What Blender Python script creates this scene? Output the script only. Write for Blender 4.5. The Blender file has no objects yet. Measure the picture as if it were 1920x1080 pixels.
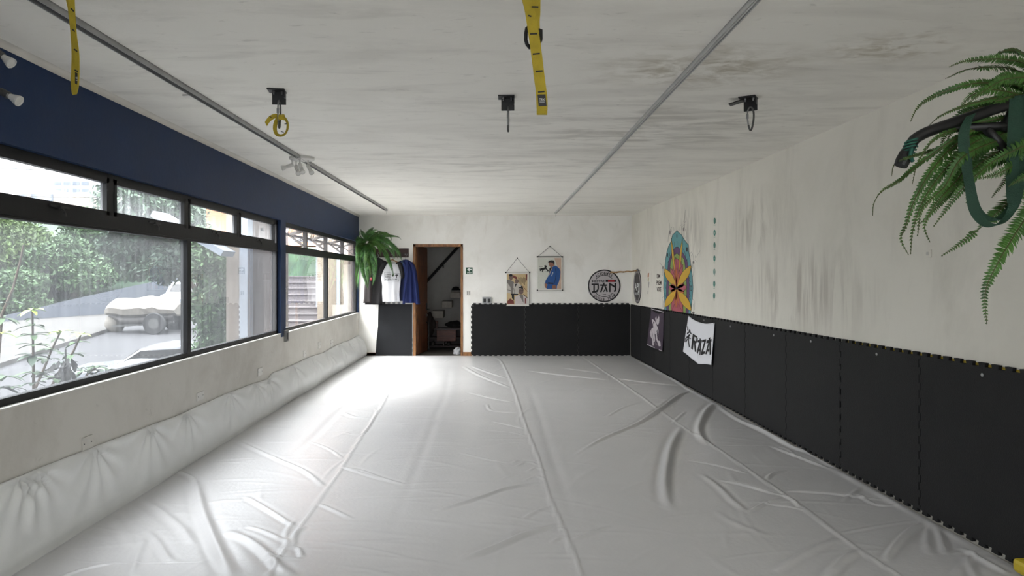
import bpy, bmesh, math, random
import numpy as np
from mathutils import Vector, Matrix, noise as mnoise
C = bpy.context.scene.collection
sc = bpy.context.scene

# ---------------------------------------------------------------- camera, light, exposure
F, CX, CY, H = 1327.0, 914.0, 521.0, 1.48      # focal length and vanishing point in pixels of the 1920x1080 frame, eye height
YB, XR, XL, ZC = 13.27, 2.70, -2.41, 2.65      # back wall, right wall, left wall, ceiling
XW = -2.45                                     # window plane
cam = bpy.data.cameras.new('camera'); camo = bpy.data.objects.new('camera', cam); C.objects.link(camo)
camo.location = (0, 0, H); camo.rotation_euler = (math.pi/2, 0, 0)
cam.sensor_width = 36; cam.lens = F/1920*36; cam.shift_x = (960-CX)/1920; cam.shift_y = -(540-CY)/1920
cam.clip_end = 400; cam.clip_start = 0.05
sc.camera = camo
sc.view_settings.view_transform = 'Standard'; sc.view_settings.look = 'None'
sc.view_settings.gamma = 1; sc.view_settings.use_curve_mapping = False
sc.view_settings.exposure = 4.22
w = bpy.data.worlds.new('sky'); sc.world = w; w.use_nodes = True
nt = w.node_tree; bgn = nt.nodes['Background']
tc = nt.nodes.new('ShaderNodeTexCoord'); sp = nt.nodes.new('ShaderNodeSeparateXYZ'); rp = nt.nodes.new('ShaderNodeValToRGB')
nt.links.new(tc.outputs['Generated'], sp.inputs[0]); nt.links.new(sp.outputs['Z'], rp.inputs[0]); nt.links.new(rp.outputs[0], bgn.inputs[0])
rp.color_ramp.elements[0].color = (.19, .193, .20, 1); rp.color_ramp.elements[1].color = (1, 1, 1, 1); rp.color_ramp.elements[1].position = 1   # overcast sky: the zenith three times as bright as the horizon
bgn.inputs[1].default_value = 2.5
sun = bpy.data.lights.new('hazy_sun', 'SUN'); sun.energy = 2.0; sun.angle = math.radians(42); sun.color = (1, .99, .985)
suno = bpy.data.objects.new('hazy_sun', sun); C.objects.link(suno); suno.location = (-20, 8, 30)
suno.rotation_euler = Vector((.50, .16, -.85)).to_track_quat('-Z', 'Y').to_euler()
def portal(y0, y1, z0, z1):
    l = bpy.data.lights.new('window_portal', 'AREA'); l.shape = 'RECTANGLE'; l.size = z1-z0; l.size_y = y1-y0; l.cycles.is_portal = True
    o = bpy.data.objects.new('window_portal', l); C.objects.link(o)
    o.location = (XL-.24, (y0+y1)/2, (z0+z1)/2); o.rotation_euler = (0, -math.pi/2, 0)
def portal_front(x0, x1, z0, z1):
    l = bpy.data.lights.new('window_portal', 'AREA'); l.shape = 'RECTANGLE'; l.size = x1-x0; l.size_y = z1-z0; l.cycles.is_portal = True
    o = bpy.data.objects.new('window_portal', l); C.objects.link(o); o.location = ((x0+x1)/2, -2.74, (z0+z1)/2); o.rotation_euler = (math.pi/2, 0, 0)
portal_front(-1.9, 2.2, 1.45, 2.35)
portal(3.44, 8.26, .83, 2.15); portal(8.46, 13.22, .83, 2.15)

# ---------------------------------------------------------------- helpers
def at(x, y, Y): return Vector(((x-CX)*Y/F, Y, H-(y-CY)*Y/F))
def onback(x, y, off=0): return at(x, y, YB-off)
def onright(x, y, off=0): X = XR-off; Y = F*X/(x-CX); return at(x, y, Y)
def onleft(x, y, off=0): X = XL+off; Y = F*X/(x-CX); return at(x, y, Y)
def onfloor(x, y, z=.02): Y = F*(H-z)/(y-CY); return at(x, y, Y)
def onceil(x, y, off=0): Y = F*(ZC-off-H)/(CY-y); return at(x, y, Y)
def lin(c): return tuple(((v/255+.055)/1.055)**2.4 if v/255 > .04045 else v/255/12.92 for v in c)
def tag(o, label=None, cat=None, group=None, kind=None):
    if label: o['label'] = label
    if cat: o['category'] = cat
    if group: o['group'] = group
    if kind: o['kind'] = kind
    return o
def thing(name, loc, label, cat, group=None, rz=0):
    o = bpy.data.objects.new(name, None); C.objects.link(o); o.location = loc; o.rotation_euler = (0, 0, rz); o.empty_display_size = .1
    return tag(o, label, cat, group)
def structure(name, loc=(0, 0, 0)):
    o = bpy.data.objects.new(name, None); C.objects.link(o); o.location = loc; o['kind'] = 'structure'; return o

class MB:
    """collects shapes in world coordinates; build() makes ONE mesh object"""
    def __init__(s): s.v = []; s.f = []; s.m = []
    def add(s, vs, fs, mi=0):
        n = len(s.v); s.v += [tuple(p) for p in vs]; s.f += [tuple(i+n for i in f) for f in fs]; s.m += [mi]*len(fs)
    def box(s, a, b, mi=0, M=None):
        x0, y0, z0 = a; x1, y1, z1 = b
        vs = [Vector(p) for p in ((x0,y0,z0),(x1,y0,z0),(x1,y1,z0),(x0,y1,z0),(x0,y0,z1),(x1,y0,z1),(x1,y1,z1),(x0,y1,z1))]
        if M: vs = [M @ p for p in vs]
        s.add(vs, [(0,3,2,1),(4,5,6,7),(0,1,5,4),(1,2,6,5),(2,3,7,6),(3,0,4,7)], mi)
    def bar(s, p, q, wd, th, up=(0,0,1), mi=0):
        p = Vector(p); q = Vector(q); d = (q-p).normalized(); u = Vector(up); sd = d.cross(u).normalized(); u = sd.cross(d)
        vs = []
        for c in (p, q):
            for a, b in ((-1,-1),(1,-1),(1,1),(-1,1)): vs.append(c+sd*a*wd/2+u*b*th/2)
        s.add(vs, [(0,1,2,3),(7,6,5,4),(0,4,5,1),(1,5,6,2),(2,6,7,3),(3,7,4,0)], mi)
    def tube(s, pts, r, n=10, mi=0, caps=True):
        pts = [Vector(p) for p in pts]; R = r if isinstance(r, (list, tuple)) else [r]*len(pts)
        t = (pts[1]-pts[0]).normalized(); up = Vector((0,0,1)) if abs(t.z) < .9 else Vector((1,0,0)); nr = t.cross(up).normalized(); vs = []
        for i, p in enumerate(pts):
            t = (pts[min(i+1, len(pts)-1)]-pts[max(i-1, 0)]).normalized()
            nr = (nr - t*nr.dot(t)).normalized(); b = t.cross(nr)
            for k in range(n):
                a = 2*math.pi*k/n; vs.append(p+(nr*math.cos(a)+b*math.sin(a))*R[i])
        fs = [(i*n+k, i*n+(k+1)%n, (i+1)*n+(k+1)%n, (i+1)*n+k) for i in range(len(pts)-1) for k in range(n)]
        if caps: fs += [tuple(range(n-1, -1, -1)), tuple((len(pts)-1)*n+k for k in range(n))]
        s.add(vs, fs, mi)
    def lathe(s, c, prof, n=20, axis=(0,0,1), mi=0):
        c = Vector(c); ax = Vector(axis).normalized(); u = ax.orthogonal().normalized(); v = ax.cross(u); vs = []
        for (r, h) in prof:
            for k in range(n):
                a = 2*math.pi*k/n; vs.append(c+ax*h+(u*math.cos(a)+v*math.sin(a))*max(r, 1e-4))
        fs = [(i*n+k, i*n+(k+1)%n, (i+1)*n+(k+1)%n, (i+1)*n+k) for i in range(len(prof)-1) for k in range(n)]
        fs += [tuple(range(n-1, -1, -1)), tuple((len(prof)-1)*n+k for k in range(n))]
        s.add(vs, fs, mi)
    def ribbon(s, pts, sides, th, mi=0):
        """strap: centre line pts, half-width vectors, thickness"""
        vs = []
        pts = [Vector(p) for p in pts]
        for i, p in enumerate(pts):
            t = (pts[min(i+1, len(pts)-1)]-pts[max(i-1, 0)]).normalized(); w_ = Vector(sides[i] if isinstance(sides, list) else sides)
            n_ = t.cross(w_).normalized()*th/2
            vs += [p-w_-n_, p+w_-n_, p+w_+n_, p-w_+n_]
        fs = [(i*4+k, i*4+(k+1)%4, i*4+4+(k+1)%4, i*4+4+k) for i in range(len(pts)-1) for k in range(4)]
        fs += [(3,2,1,0), tuple(len(pts)*4-4+k for k in range(4))]
        s.add(vs, fs, mi)
    def prism(s, poly, f, d0, d1, mi=0, miside=None):
        """poly of 2D points; f(u, v, d) gives world points; extruded from depth d0 to d1"""
        n = len(poly); vs = [f(u, v, d0) for u, v in poly]+[f(u, v, d1) for u, v in poly]
        s.add(vs, [tuple(range(n)), tuple(range(2*n-1, n-1, -1))], mi)
        s.add(vs, [(i, i+n, (i+1) % n+n, (i+1) % n) for i in range(n)], mi if miside is None else miside)
    def build(s, name, mats, parent=None, smooth=False, bevel=0, solid=0):
        me = bpy.data.meshes.new(name)
        o = bpy.data.objects.new(name, me); C.objects.link(o)
        vs = s.v
        if parent is not None:
            Mi = (Matrix.Translation(parent['_w'] if '_w' in parent else world(parent)) @ Matrix.Rotation(parent.rotation_euler.z, 4, 'Z')).inverted() if parent.rotation_euler.z else None
            if Mi: vs = [tuple(Mi @ Vector(p)) for p in vs]
            else:
                wl = world(parent); vs = [(p[0]-wl.x, p[1]-wl.y, p[2]-wl.z) for p in vs]
            o.parent = parent
        else:
            xs = np.array(vs); c = Vector((float(xs[:,0].mean()), float(xs[:,1].mean()), float(xs[:,2].min())))
            vs = [(p[0]-c.x, p[1]-c.y, p[2]-c.z) for p in vs]; o.location = c
        me.from_pydata(vs, [], s.f)
        for m in (mats if isinstance(mats, list) else [mats]): me.materials.append(m)
        me.polygons.foreach_set('material_index', s.m)
        if smooth: me.polygons.foreach_set('use_smooth', [True]*len(s.f))
        me.update()
        bm = bmesh.new(); bm.from_mesh(me); bmesh.ops.recalc_face_normals(bm, faces=bm.faces); bm.to_mesh(me); bm.free()
        if bevel:
            b = o.modifiers.new('bevel', 'BEVEL'); b.width = bevel; b.segments = 2; b.limit_method = 'ANGLE'
        if solid:
            b = o.modifiers.new('solid', 'SOLIDIFY'); b.thickness = solid
        return o
def world(o):
    l = Vector(o.location)
    while o.parent: o = o.parent; l = l+Vector(o.location)
    return l

def fontmesh(txt, bold=False):
    cu = bpy.data.curves.new('t', 'FONT'); cu.body = txt; cu.size = 1; cu.align_x = 'CENTER'; cu.resolution_u = 3
    if bold: cu.offset = .025
    o = bpy.data.objects.new('t', cu); C.objects.link(o)
    me = o.to_mesh(); vs = [(v.co.x, v.co.y) for v in me.vertices]; fs = [tuple(p.vertices) for p in me.polygons]; o.to_mesh_clear()
    bpy.data.objects.remove(o); bpy.data.curves.remove(cu)
    return vs, fs
class Flat:
    """printed or painted shapes on a surface; f(x, y, off) maps pixels of a plane to the world"""
    def __init__(s, f, base=.002, step=.0006): s.f = f; s.b = MB(); s.base = base; s.step = step
    def off(s, L): return s.base+s.step*L
    def poly(s, pts, mi, L=1): s.b.add([s.f(x, y, s.off(L)) for x, y in pts], [tuple(range(len(pts)))], mi)
    def rect(s, x0, y0, x1, y1, mi, L=1): s.poly([(x0,y0),(x1,y0),(x1,y1),(x0,y1)], mi, L)
    def ell(s, cx, cy, rx, ry, mi, L=1, n=28, a0=0, a1=360): s.poly([(cx+rx*math.cos(math.radians(a0+(a1-a0)*k/n)), cy+ry*math.sin(math.radians(a0+(a1-a0)*k/n))) for k in range(n)], mi, L)
    def arc(s, cx, cy, rx, ry, wd, a0, a1, mi, L=1, n=40):
        for k in range(n):
            q = [math.radians(a0+(a1-a0)*(k+j)/n) for j in (0, 1)]; P = []
            for a, g in ((q[0], 1), (q[1], 1), (q[1], 0), (q[0], 0)):
                P.append((cx+(rx-wd*(1-g))*math.cos(a), cy+(ry-wd*(1-g))*math.sin(a)))
            s.poly(P, mi, L)
    def line(s, pts, wd, mi, L=1, closed=False):
        if closed: pts = list(pts)+[pts[0]]
        for (x0, y0), (x1, y1) in zip(pts, pts[1:]):
            d = math.hypot(x1-x0, y1-y0) or 1; nx, ny = -(y1-y0)/d*wd/2, (x1-x0)/d*wd/2; ex, ey = (x1-x0)/d*wd*.3, (y1-y0)/d*wd*.3
            s.poly([(x0+nx-ex,y0+ny-ey),(x1+nx+ex,y1+ny+ey),(x1-nx+ex,y1-ny+ey),(x0-nx-ex,y0-ny-ey)], mi, L)
    def text(s, txt, cx, cy, h, mi, L=2, wd=None, rot=0, bold=True):
        """h = cap height, wd = fitted width; centred on cx, baseline-centre cy"""
        vs, fs = fontmesh(txt, bold)
        if not vs: return
        xs = [v[0] for v in vs]; ys = [v[1] for v in vs]; x0, x1, y0, y1 = min(xs), max(xs), min(0, min(ys)) if False else 0, .72
        sy = h/(y1-y0); sx = wd/(x1-x0) if wd else sy
        ca, sa = math.cos(rot), math.sin(rot); P = []
        for x, y in vs:
            u = (x-(x0+x1)/2)*sx; v = -(y-.36)*sy; P.append(s.f(cx+u*ca-v*sa, cy+u*sa+v*ca, s.off(L)))
        s.b.add(P, fs, mi)
    def arctext(s, txt, cx, cy, r, h, a0, a1, mi, L=2, flip=False, asp=1, cw=.8):
        n = len(txt)
        for i, ch in enumerate(txt):
            if ch == ' ': continue
            a = math.radians(a0+(a1-a0)*i/(n-1)); x = cx+r*asp*math.cos(a); y = cy+r*math.sin(a)
            s.text(ch, x, y, h, mi, L, wd=h*(cw if ch not in 'I' else .25), rot=a+(math.pi/2 if not flip else -math.pi/2))
    def build(s, name, mats, parent=None): 
        o = s.b.build(name, mats, parent); return o

# ---------------------------------------------------------------- materials
MT = {}
def mat(name, col, rough=.6, var=0, scale=8, bump=0, bscale=60, metal=0, spec=.5, stretch=(1,1,1), lo=None, coat=0, sheen=0, sub=None):
    if name in MT: return MT[name]
    m = bpy.data.materials.new(name); m.use_nodes = True; t = m.node_tree; p = t.nodes['Principled BSDF']; MT[name] = m
    c = lin(col)+(1,)
    p.inputs['Base Color'].default_value = c; p.inputs['Roughness'].default_value = rough; p.inputs['Metallic'].default_value = metal
    p.inputs['Specular IOR Level'].default_value = spec
    if coat: p.inputs['Coat Weight'].default_value = coat
    if sheen: p.inputs['Sheen Weight'].default_value = sheen
    if var or bump:
        tc = t.nodes.new('ShaderNodeTexCoord'); mp = t.nodes.new('ShaderNodeMapping'); t.links.new(tc.outputs['Object'], mp.inputs[0]); mp.inputs['Scale'].default_value = stretch
    if var:
        n = t.nodes.new('ShaderNodeTexNoise'); n.inputs['Scale'].default_value = scale; n.inputs['Detail'].default_value = 6; n.inputs['Roughness'].default_value = .6
        t.links.new(mp.outputs[0], n.inputs['Vector']); r = t.nodes.new('ShaderNodeValToRGB'); r.color_ramp.elements[0].position = .35; r.color_ramp.elements[1].position = .65
        d = lin(lo)+(1,) if lo else tuple(v*(1-var) for v in c[:3])+(1,)
        r.color_ramp.elements[0].color = d; r.color_ramp.elements[1].color = c
        t.links.new(n.outputs['Fac'], r.inputs[0]); t.links.new(r.outputs[0], p.inputs['Base Color'])
    if bump:
        n = t.nodes.new('ShaderNodeTexNoise'); n.inputs['Scale'].default_value = bscale; n.inputs['Detail'].default_value = 4
        t.links.new(mp.outputs[0], n.inputs['Vector']); b = t.nodes.new('ShaderNodeBump'); b.inputs['Strength'].default_value = bump; b.inputs['Distance'].default_value = .01
        t.links.new(n.outputs['Fac'], b.inputs['Height']); t.links.new(b.outputs[0], p.inputs['Normal'])
    return m
def stained(name, base, layers, rough=.85, bump=.15, bscale=12):
    """plaster: base colour, then layers (colour, noise scale, stretch, lo, hi, strength, mask) in world coordinates; mask = (x, y, z, rx, ry, rz)"""
    m = bpy.data.materials.new(name); m.use_nodes = True; t = m.node_tree; p = t.nodes['Principled BSDF']; L = t.links.new
    p.inputs['Roughness'].default_value = rough; p.inputs['Specular IOR Level'].default_value = .25
    g = t.nodes.new('ShaderNodeNewGeometry'); cur = None
    for i, (col, s_, st, lo, hi, k, mask) in enumerate(layers):
        mp = t.nodes.new('ShaderNodeMapping'); mp.inputs['Scale'].default_value = st; mp.inputs['Location'].default_value = (i*3.7, i*1.3, i*2.1); L(g.outputs['Position'], mp.inputs[0])
        n = t.nodes.new('ShaderNodeTexNoise'); n.inputs['Scale'].default_value = s_; n.inputs['Detail'].default_value = 8; n.inputs['Roughness'].default_value = .62; n.inputs['Distortion'].default_value = .6
        L(mp.outputs[0], n.inputs['Vector'])
        mr = t.nodes.new('ShaderNodeMapRange'); mr.inputs['From Min'].default_value = lo; mr.inputs['From Max'].default_value = hi; mr.inputs['To Max'].default_value = k; L(n.outputs['Fac'], mr.inputs[0])
        fac = mr.outputs[0]
        if mask:
            m2 = t.nodes.new('ShaderNodeMapping'); m2.vector_type = 'POINT'
            m2.inputs['Location'].default_value = tuple(-mask[j]/mask[3+j] for j in range(3)); m2.inputs['Scale'].default_value = tuple(1/mask[3+j] for j in range(3)); L(g.outputs['Position'], m2.inputs[0])
            ln = t.nodes.new('ShaderNodeVectorMath'); ln.operation = 'LENGTH'; L(m2.outputs[0], ln.inputs[0])
            mm = t.nodes.new('ShaderNodeMapRange'); mm.inputs['From Min'].default_value = 1; mm.inputs['From Max'].default_value = .3; L(ln.outputs['Value'], mm.inputs[0])
            mu = t.nodes.new('ShaderNodeMath'); mu.operation = 'MULTIPLY'; L(fac, mu.inputs[0]); L(mm.outputs[0], mu.inputs[1]); fac = mu.outputs[0]
        mx = t.nodes.new('ShaderNodeMix'); mx.data_type = 'RGBA'; L(fac, mx.inputs[0]); mx.inputs[7].default_value = lin(col)+(1,)
        if cur is None: mx.inputs[6].default_value = lin(base)+(1,)
        else: L(cur, mx.inputs[6])
        cur = mx.outputs[2]
    L(cur, p.inputs['Base Color'])
    n = t.nodes.new('ShaderNodeTexNoise'); n.inputs['Scale'].default_value = bscale; n.inputs['Detail'].default_value = 7; L(g.outputs['Position'], n.inputs['Vector'])
    b = t.nodes.new('ShaderNodeBump'); b.inputs['Strength'].default_value = bump; b.inputs['Distance'].default_value = .02; L(n.outputs['Fac'], b.inputs['Height']); L(b.outputs[0], p.inputs['Normal'])
    MT[name] = m; return m
def glass(name, haze=0, tint=(1,1,1), rough=0, streak=0, gloss=1.0, hazecol=(.92,.96,1)):
    m = bpy.data.materials.new(name); m.use_nodes = True; t = m.node_tree; t.nodes.clear(); L = t.links.new
    out = t.nodes.new('ShaderNodeOutputMaterial'); tr = t.nodes.new('ShaderNodeBsdfTransparent'); tr.inputs[0].default_value = tint+(1,)
    gl = t.nodes.new('ShaderNodeBsdfGlossy'); gl.inputs['Roughness'].default_value = rough; fr = t.nodes.new('ShaderNodeFresnel'); gg = t.nodes.new('ShaderNodeNewGeometry'); ir = t.nodes.new('ShaderNodeMapRange'); ir.inputs['To Min'].default_value = 1.45; ir.inputs['To Max'].default_value = 1/1.45
    L(gg.outputs['Backfacing'], ir.inputs[0]); L(ir.outputs[0], fr.inputs[0])   # thin pane: the same reflectance on entering and leaving
    cur = tr.outputs[0]
    if haze:
        tl = t.nodes.new('ShaderNodeBsdfTranslucent'); tl.inputs[0].default_value = hazecol+(1,); mx = t.nodes.new('ShaderNodeMixShader'); mx.inputs[0].default_value = haze
        if streak:
            g = t.nodes.new('ShaderNodeNewGeometry'); mp = t.nodes.new('ShaderNodeMapping'); mp.inputs['Scale'].default_value = (1, 14, 1.2); L(g.outputs['Position'], mp.inputs[0])
            n = t.nodes.new('ShaderNodeTexNoise'); n.inputs['Scale'].default_value = 2; n.inputs['Detail'].default_value = 8; L(mp.outputs[0], n.inputs['Vector'])
            mr = t.nodes.new('ShaderNodeMapRange'); mr.inputs['From Min'].default_value = .35; mr.inputs['From Max'].default_value = .7; mr.inputs['To Min'].default_value = max(0, haze-streak); mr.inputs['To Max'].default_value = min(1, haze+streak)
            L(n.outputs['Fac'], mr.inputs[0]); L(mr.outputs[0], mx.inputs[0])
        L(cur, mx.inputs[1]); L(tl.outputs[0], mx.inputs[2]); cur = mx.outputs[0]
    m2 = t.nodes.new('ShaderNodeMixShader'); mu = t.nodes.new('ShaderNodeMath'); mu.operation = 'MULTIPLY'; mu.inputs[1].default_value = gloss
    L(fr.outputs[0], mu.inputs[0]); L(mu.outputs[0], m2.inputs[0]); L(cur, m2.inputs[1]); L(gl.outputs[0], m2.inputs[2]); L(m2.outputs[0], out.inputs[0])
    MT[name] = m; return m
def wood(name, c1, c2, sc_=3, rough=.45, along='Z', bump=.08):
    m = bpy.data.materials.new(name); m.use_nodes = True; t = m.node_tree; p = t.nodes['Principled BSDF']; L = t.links.new
    tc = t.nodes.new('ShaderNodeTexCoord'); mp = t.nodes.new('ShaderNodeMapping'); mp.inputs['Scale'].default_value = {'Z': (9,9,1), 'X': (1,9,9)}[along]; L(tc.outputs['Object'], mp.inputs[0])
    n = t.nodes.new('ShaderNodeTexNoise'); n.inputs['Scale'].default_value = sc_; n.inputs['Detail'].default_value = 8; n.inputs['Distortion'].default_value = 1.5; L(mp.outputs[0], n.inputs['Vector'])
    r = t.nodes.new('ShaderNodeValToRGB'); r.color_ramp.elements[0].position = .35; r.color_ramp.elements[1].position = .62; r.color_ramp.elements[0].color = lin(c1)+(1,); r.color_ramp.elements[1].color = lin(c2)+(1,)
    L(n.outputs['Fac'], r.inputs[0]); L(r.outputs[0], p.inputs['Base Color']); p.inputs['Roughness'].default_value = rough
    MT[name] = m; return m

M_ceil = stained('ceiling_plaster', (238,235,227), [((214,210,202), .9, (.7,2.2,1), .48, .66, .45, None), ((168,163,154), 2.6, (.5,1.6,1), .54, .72, .28, None),
    ((168,158,136), 5, (1,1.6,1), .42, .62, .7, (1.2,3.95,2.65,.75,.5,1)), ((176,166,144), 6, (1,1.6,1), .45, .62, .7, (2.05,3.6,2.65,.4,.3,1)),
    ((158,152,141), 3, (.6,1.8,1), .46, .64, .5, (1.3,5.6,2.65,1.6,1.4,1)), ((160,155,146), 3, (.5,1.6,1), .5, .62, .35, (.3,7.4,2.65,2.4,1.2,1)), ((158,152,142), 22, (.4,1,1), .62, .72, .3, None)], bump=.35, bscale=5)
M_back = stained('back_wall_plaster', (242,240,235), [((222,219,211), 1.2, (1,1,1), .45, .7, .5, None), ((206,200,188), 3, (1,1,.4), .55, .75, .4, None)], bump=.08)
M_right = stained('right_wall_plaster', (226,222,211), [((208,204,192), 1.1, (1,1,.7), .45, .7, .6, None), ((176,171,160), 1.7, (1,1.2,.4), .55, .8, .4, None),
    ((158,154,146), 3, (1,3,.6), .44, .62, .6, (2.7,9.6,2.0,.5,1.0,.5)), ((160,150,140), 3, (1,3,.35), .46, .62, .55, (2.7,6.2,1.35,.5,1.5,.45)), ((170,164,152), 3, (1,2,.5), .46, .64, .5, (2.7,7.2,2.0,.5,1.0,.45))], bump=.1)
M_left = stained('left_wall_plaster', (202,199,192), [((184,180,172), 1.3, (1,1,1), .45, .7, .7, None), ((168,163,153), 1.6, (1,1,1), .52, .76, .5, None), ((140,135,126), 9, (1,1,1), .62, .72, .3, None)], bump=.15)
M_cove = mat('cove_white', (205,201,192), .85, var=.12, scale=4, bump=.2, bscale=20)
M_blue = mat('blue_paint', (10,40,78), .55, var=.14, scale=3, bump=.12, bscale=25, spec=.35)
M_tarp = mat('white_vinyl', (204,203,203), .33, var=.05, scale=2.2, bump=.13, bscale=38, spec=.5)
M_tarp2 = mat('white_vinyl_pad', (226,227,225), .40, var=.06, scale=3, bump=.3, bscale=9, spec=.5)
M_sub = mat('concrete_floor', (110,106,100), .8, var=.2)
M_black = mat('black_foam', (20,20,21), .72, var=.28, scale=6, bump=.25, bscale=150, spec=.35)
M_black2 = mat('charcoal_foam', (21,23,27), .72, var=.2, scale=4, bump=.2, bscale=120, spec=.35)
M_yel = mat('yellow_foam', (176,150,38), .7, var=.2)
M_gfoam = mat('grey_foam', (150,150,150), .8)
M_frame = mat('black_window_paint', (10,11,13), .5, spec=.3, bump=.1, bscale=30)
M_frame2 = mat('weathered_window_paint', (58,54,52), .5, var=.3)
M_clear = glass('clear_glass', haze=.004, streak=.003, gloss=1.0, tint=(.79,.80,.80))
M_mesh = glass('shading_film_glass', haze=.015, streak=.005, tint=(.44,.45,.46), gloss=.9)
M_open = glass('clean_glass', haze=.003, streak=.002, gloss=1.0, tint=(.97,.98,.98))
M_frost = glass('dirty_glass', haze=.035, streak=.025, gloss=.7, tint=(.62,.63,.635))
M_wood = wood('door_wood', (66,36,20), (122,76,44))
M_wood2 = wood('frame_wood', (104,66,34), (156,108,64))
M_dwood = wood('dark_wood', (36,16,14), (58,26,22), along='X')
M_bamboo = wood('bamboo', (120,92,58), (178,142,98), along='X')
M_redwood = wood('red_wood', (70,30,20), (104,48,32), along='X')
M_steel = mat('steel', (150,150,150), .35, metal=.9, var=.2, scale=30)
M_zinc = mat('zinc', (96,96,94), .45, metal=.6, var=.35, scale=40)
M_alu = mat('rail_aluminium', (168,168,166), .45, metal=.35, var=.2, scale=6)
M_blk = mat('black_metal', (13,13,14), .45, spec=.5)
M_bk = mat('black_plastic', (22,22,22), .5)
M_wht = mat('white_plastic', (206,204,198), .45, var=.06)
M_strap = mat('yellow_webbing', (182,160,42), .75, var=.18, scale=20, bump=.4, bscale=300)
M_label = mat('label_white', (190,190,188), .6)
M_green = mat('green_belt', (14,58,38), .7, var=.2, scale=20, bump=.3, bscale=250)
M_tape = mat('green_tape', (26,84,70), .6)
M_frond = mat('fern_green', (66,110,34), .5, var=.45, scale=9, lo=(36,72,20))
M_frond2 = mat('fern_bright', (62,116,40), .5, var=.45, scale=14, lo=(26,66,24))
M_stem = mat('fern_stem', (70,72,34), .6)
M_pot = mat('terracotta', (116,66,44), .8, var=.2)
M_soil = mat('soil', (44,32,24), .95, bump=.5)
M_bcloth = mat('black_cloth', (25,23,25), .85, bump=.2, bscale=200)
M_wcloth = mat('white_cloth', (222,222,226), .85, bump=.15, bscale=200)
M_blcloth = mat('blue_gi', (10,30,88), .8, var=.2, scale=6, bump=.4, bscale=220)
M_ncloth = mat('navy_cloth', (22,32,66), .85)
M_pcloth = mat('purple_cloth', (66,54,68), .85, bump=.2, bscale=150)
M_ink = mat('black_ink', (18,16,18), .6)
M_paper = mat('poster_paper', (214,211,204), .5)
def ink(name, col): return mat('ink_'+name, col, .6, var=.06, scale=30)

# ---------------------------------------------------------------- room
YF = -2.6
b = MB(); b.box((XL-.3, YF-.1, -.12), (XR+.2, YB+.1, 0)); o = b.build('floor', M_sub); o['kind'] = 'structure'
b = MB(); b.box((XL-.2, YF-.1, ZC), (XR+.2, YB+.1, ZC+.15)); o = b.build('ceiling', M_ceil); o['kind'] = 'structure'
b = MB(); b.box((XR, YF-.1, 0), (XR+.15, YB+.12, ZC)); o = b.build('wall_right', M_right); o['kind'] = 'structure'
b = MB(); b.box((XL-.2, YF-.12, 0), (XR+.15, YF, 1.45)); b.box((XL-.2, YF-.12, 2.35), (XR+.15, YF, ZC)); b.box((XL-.2, YF-.12, 1.45), (-1.9, YF, 2.35)); b.box((2.2, YF-.12, 1.45), (XR+.15, YF, 2.35)); o = b.build('wall_front', M_back); o['kind'] = 'structure'
# back wall round the doorway
DX0, DX1, DZ = onback(774.5,0)[0], onback(868,0)[0], onback(0,458)[2]
b = MB(); b.box((XL-.2, YB, 0), (DX0, YB+.12, ZC)); b.box((DX1, YB, 0), (XR, YB+.12, ZC)); b.box((DX0, YB, DZ), (DX1, YB+.12, ZC))
o = b.build('wall_back', M_back); o['kind'] = 'structure'
# left wall: low wall, pillars, blue beam
b = MB(); zs, zh, zb = .822, 2.154, 2.628
b.box((XL-.2, YF, 0), (XL, YB, zs), 0)
for y0, y1 in ((YF, 3.44), (8.262, 8.46), (13.235, YB)): 
    b.box((XW-.055, y0, zs), (XL, y1, zh), 1); b.box((XL-.2, y0, zs), (XW-.055, y1, zh), 3)
b.box((XL-.2, YF, zh), (XL, YB, zb), 1)
b.box((XL-.005, 8.262, zs-.035), (XL+.002, 8.46, zs+.01), 1)
b.box((XL-.005, 3.2, zs-.03), (XL+.002, 3.44, zs+.01), 1)
b.box((XL-.2, YF, zb), (XL+.004, YB, ZC), 2)
o = b.build('wall_left', [M_left, M_blue, M_cove, mat('outer_plaster', (92,84,80), .9, var=.15)]); o['kind'] = 'structure'
# slightly wavy painted edge under the ceiling: plaster cove strip
b = MB(); n = 160; vs = []
for i in range(n+1):
    y = YF+(YB-YF)*i/n; q = mnoise.noise((y*1.3, 0, 0))*.006; r_ = .028
    for k in range(5):
        a = k/4*math.pi/2; vs.append((XL+.004+r_-(r_)*math.cos(a), y, ZC-r_+r_*math.sin(a)-(q if k == 0 else 0)-(.006 if k == 0 else 0)))
b.add(vs, [(i*5+k, i*5+k+1, i*5+k+6, i*5+k+5) for i in range(n) for k in range(4)])
b.add([(XL, YF, ZC), (XL, YB, ZC)], [])
o = b.build('trim_1', M_cove, smooth=True); o['kind'] = 'structure'
# white window ledge
b = MB(); b.box((XL-.04, 3.44, zs), (XL+.006, 8.262, zs+.008)); b.box((XL-.04, 8.46, zs), (XL+.006, 13.235, zs+.008))
o = b.build('trim_2', M_wht); o['kind'] = 'structure'
# baseboards
b = MB(); b.box((XL+.02, YB-.018, 0.02), (-1.9, YB-.001, .075)); b.box((DX1+.002, YB-.018, .02), (onback(885,0)[0], YB-.001, .09)); b.box((onback(693,0)[0]-.1, YB-.018, .02), (-2.0, YB-.001, .08))
o = b.build('baseboard_back', M_wood2); o['kind'] = 'structure'

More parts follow.
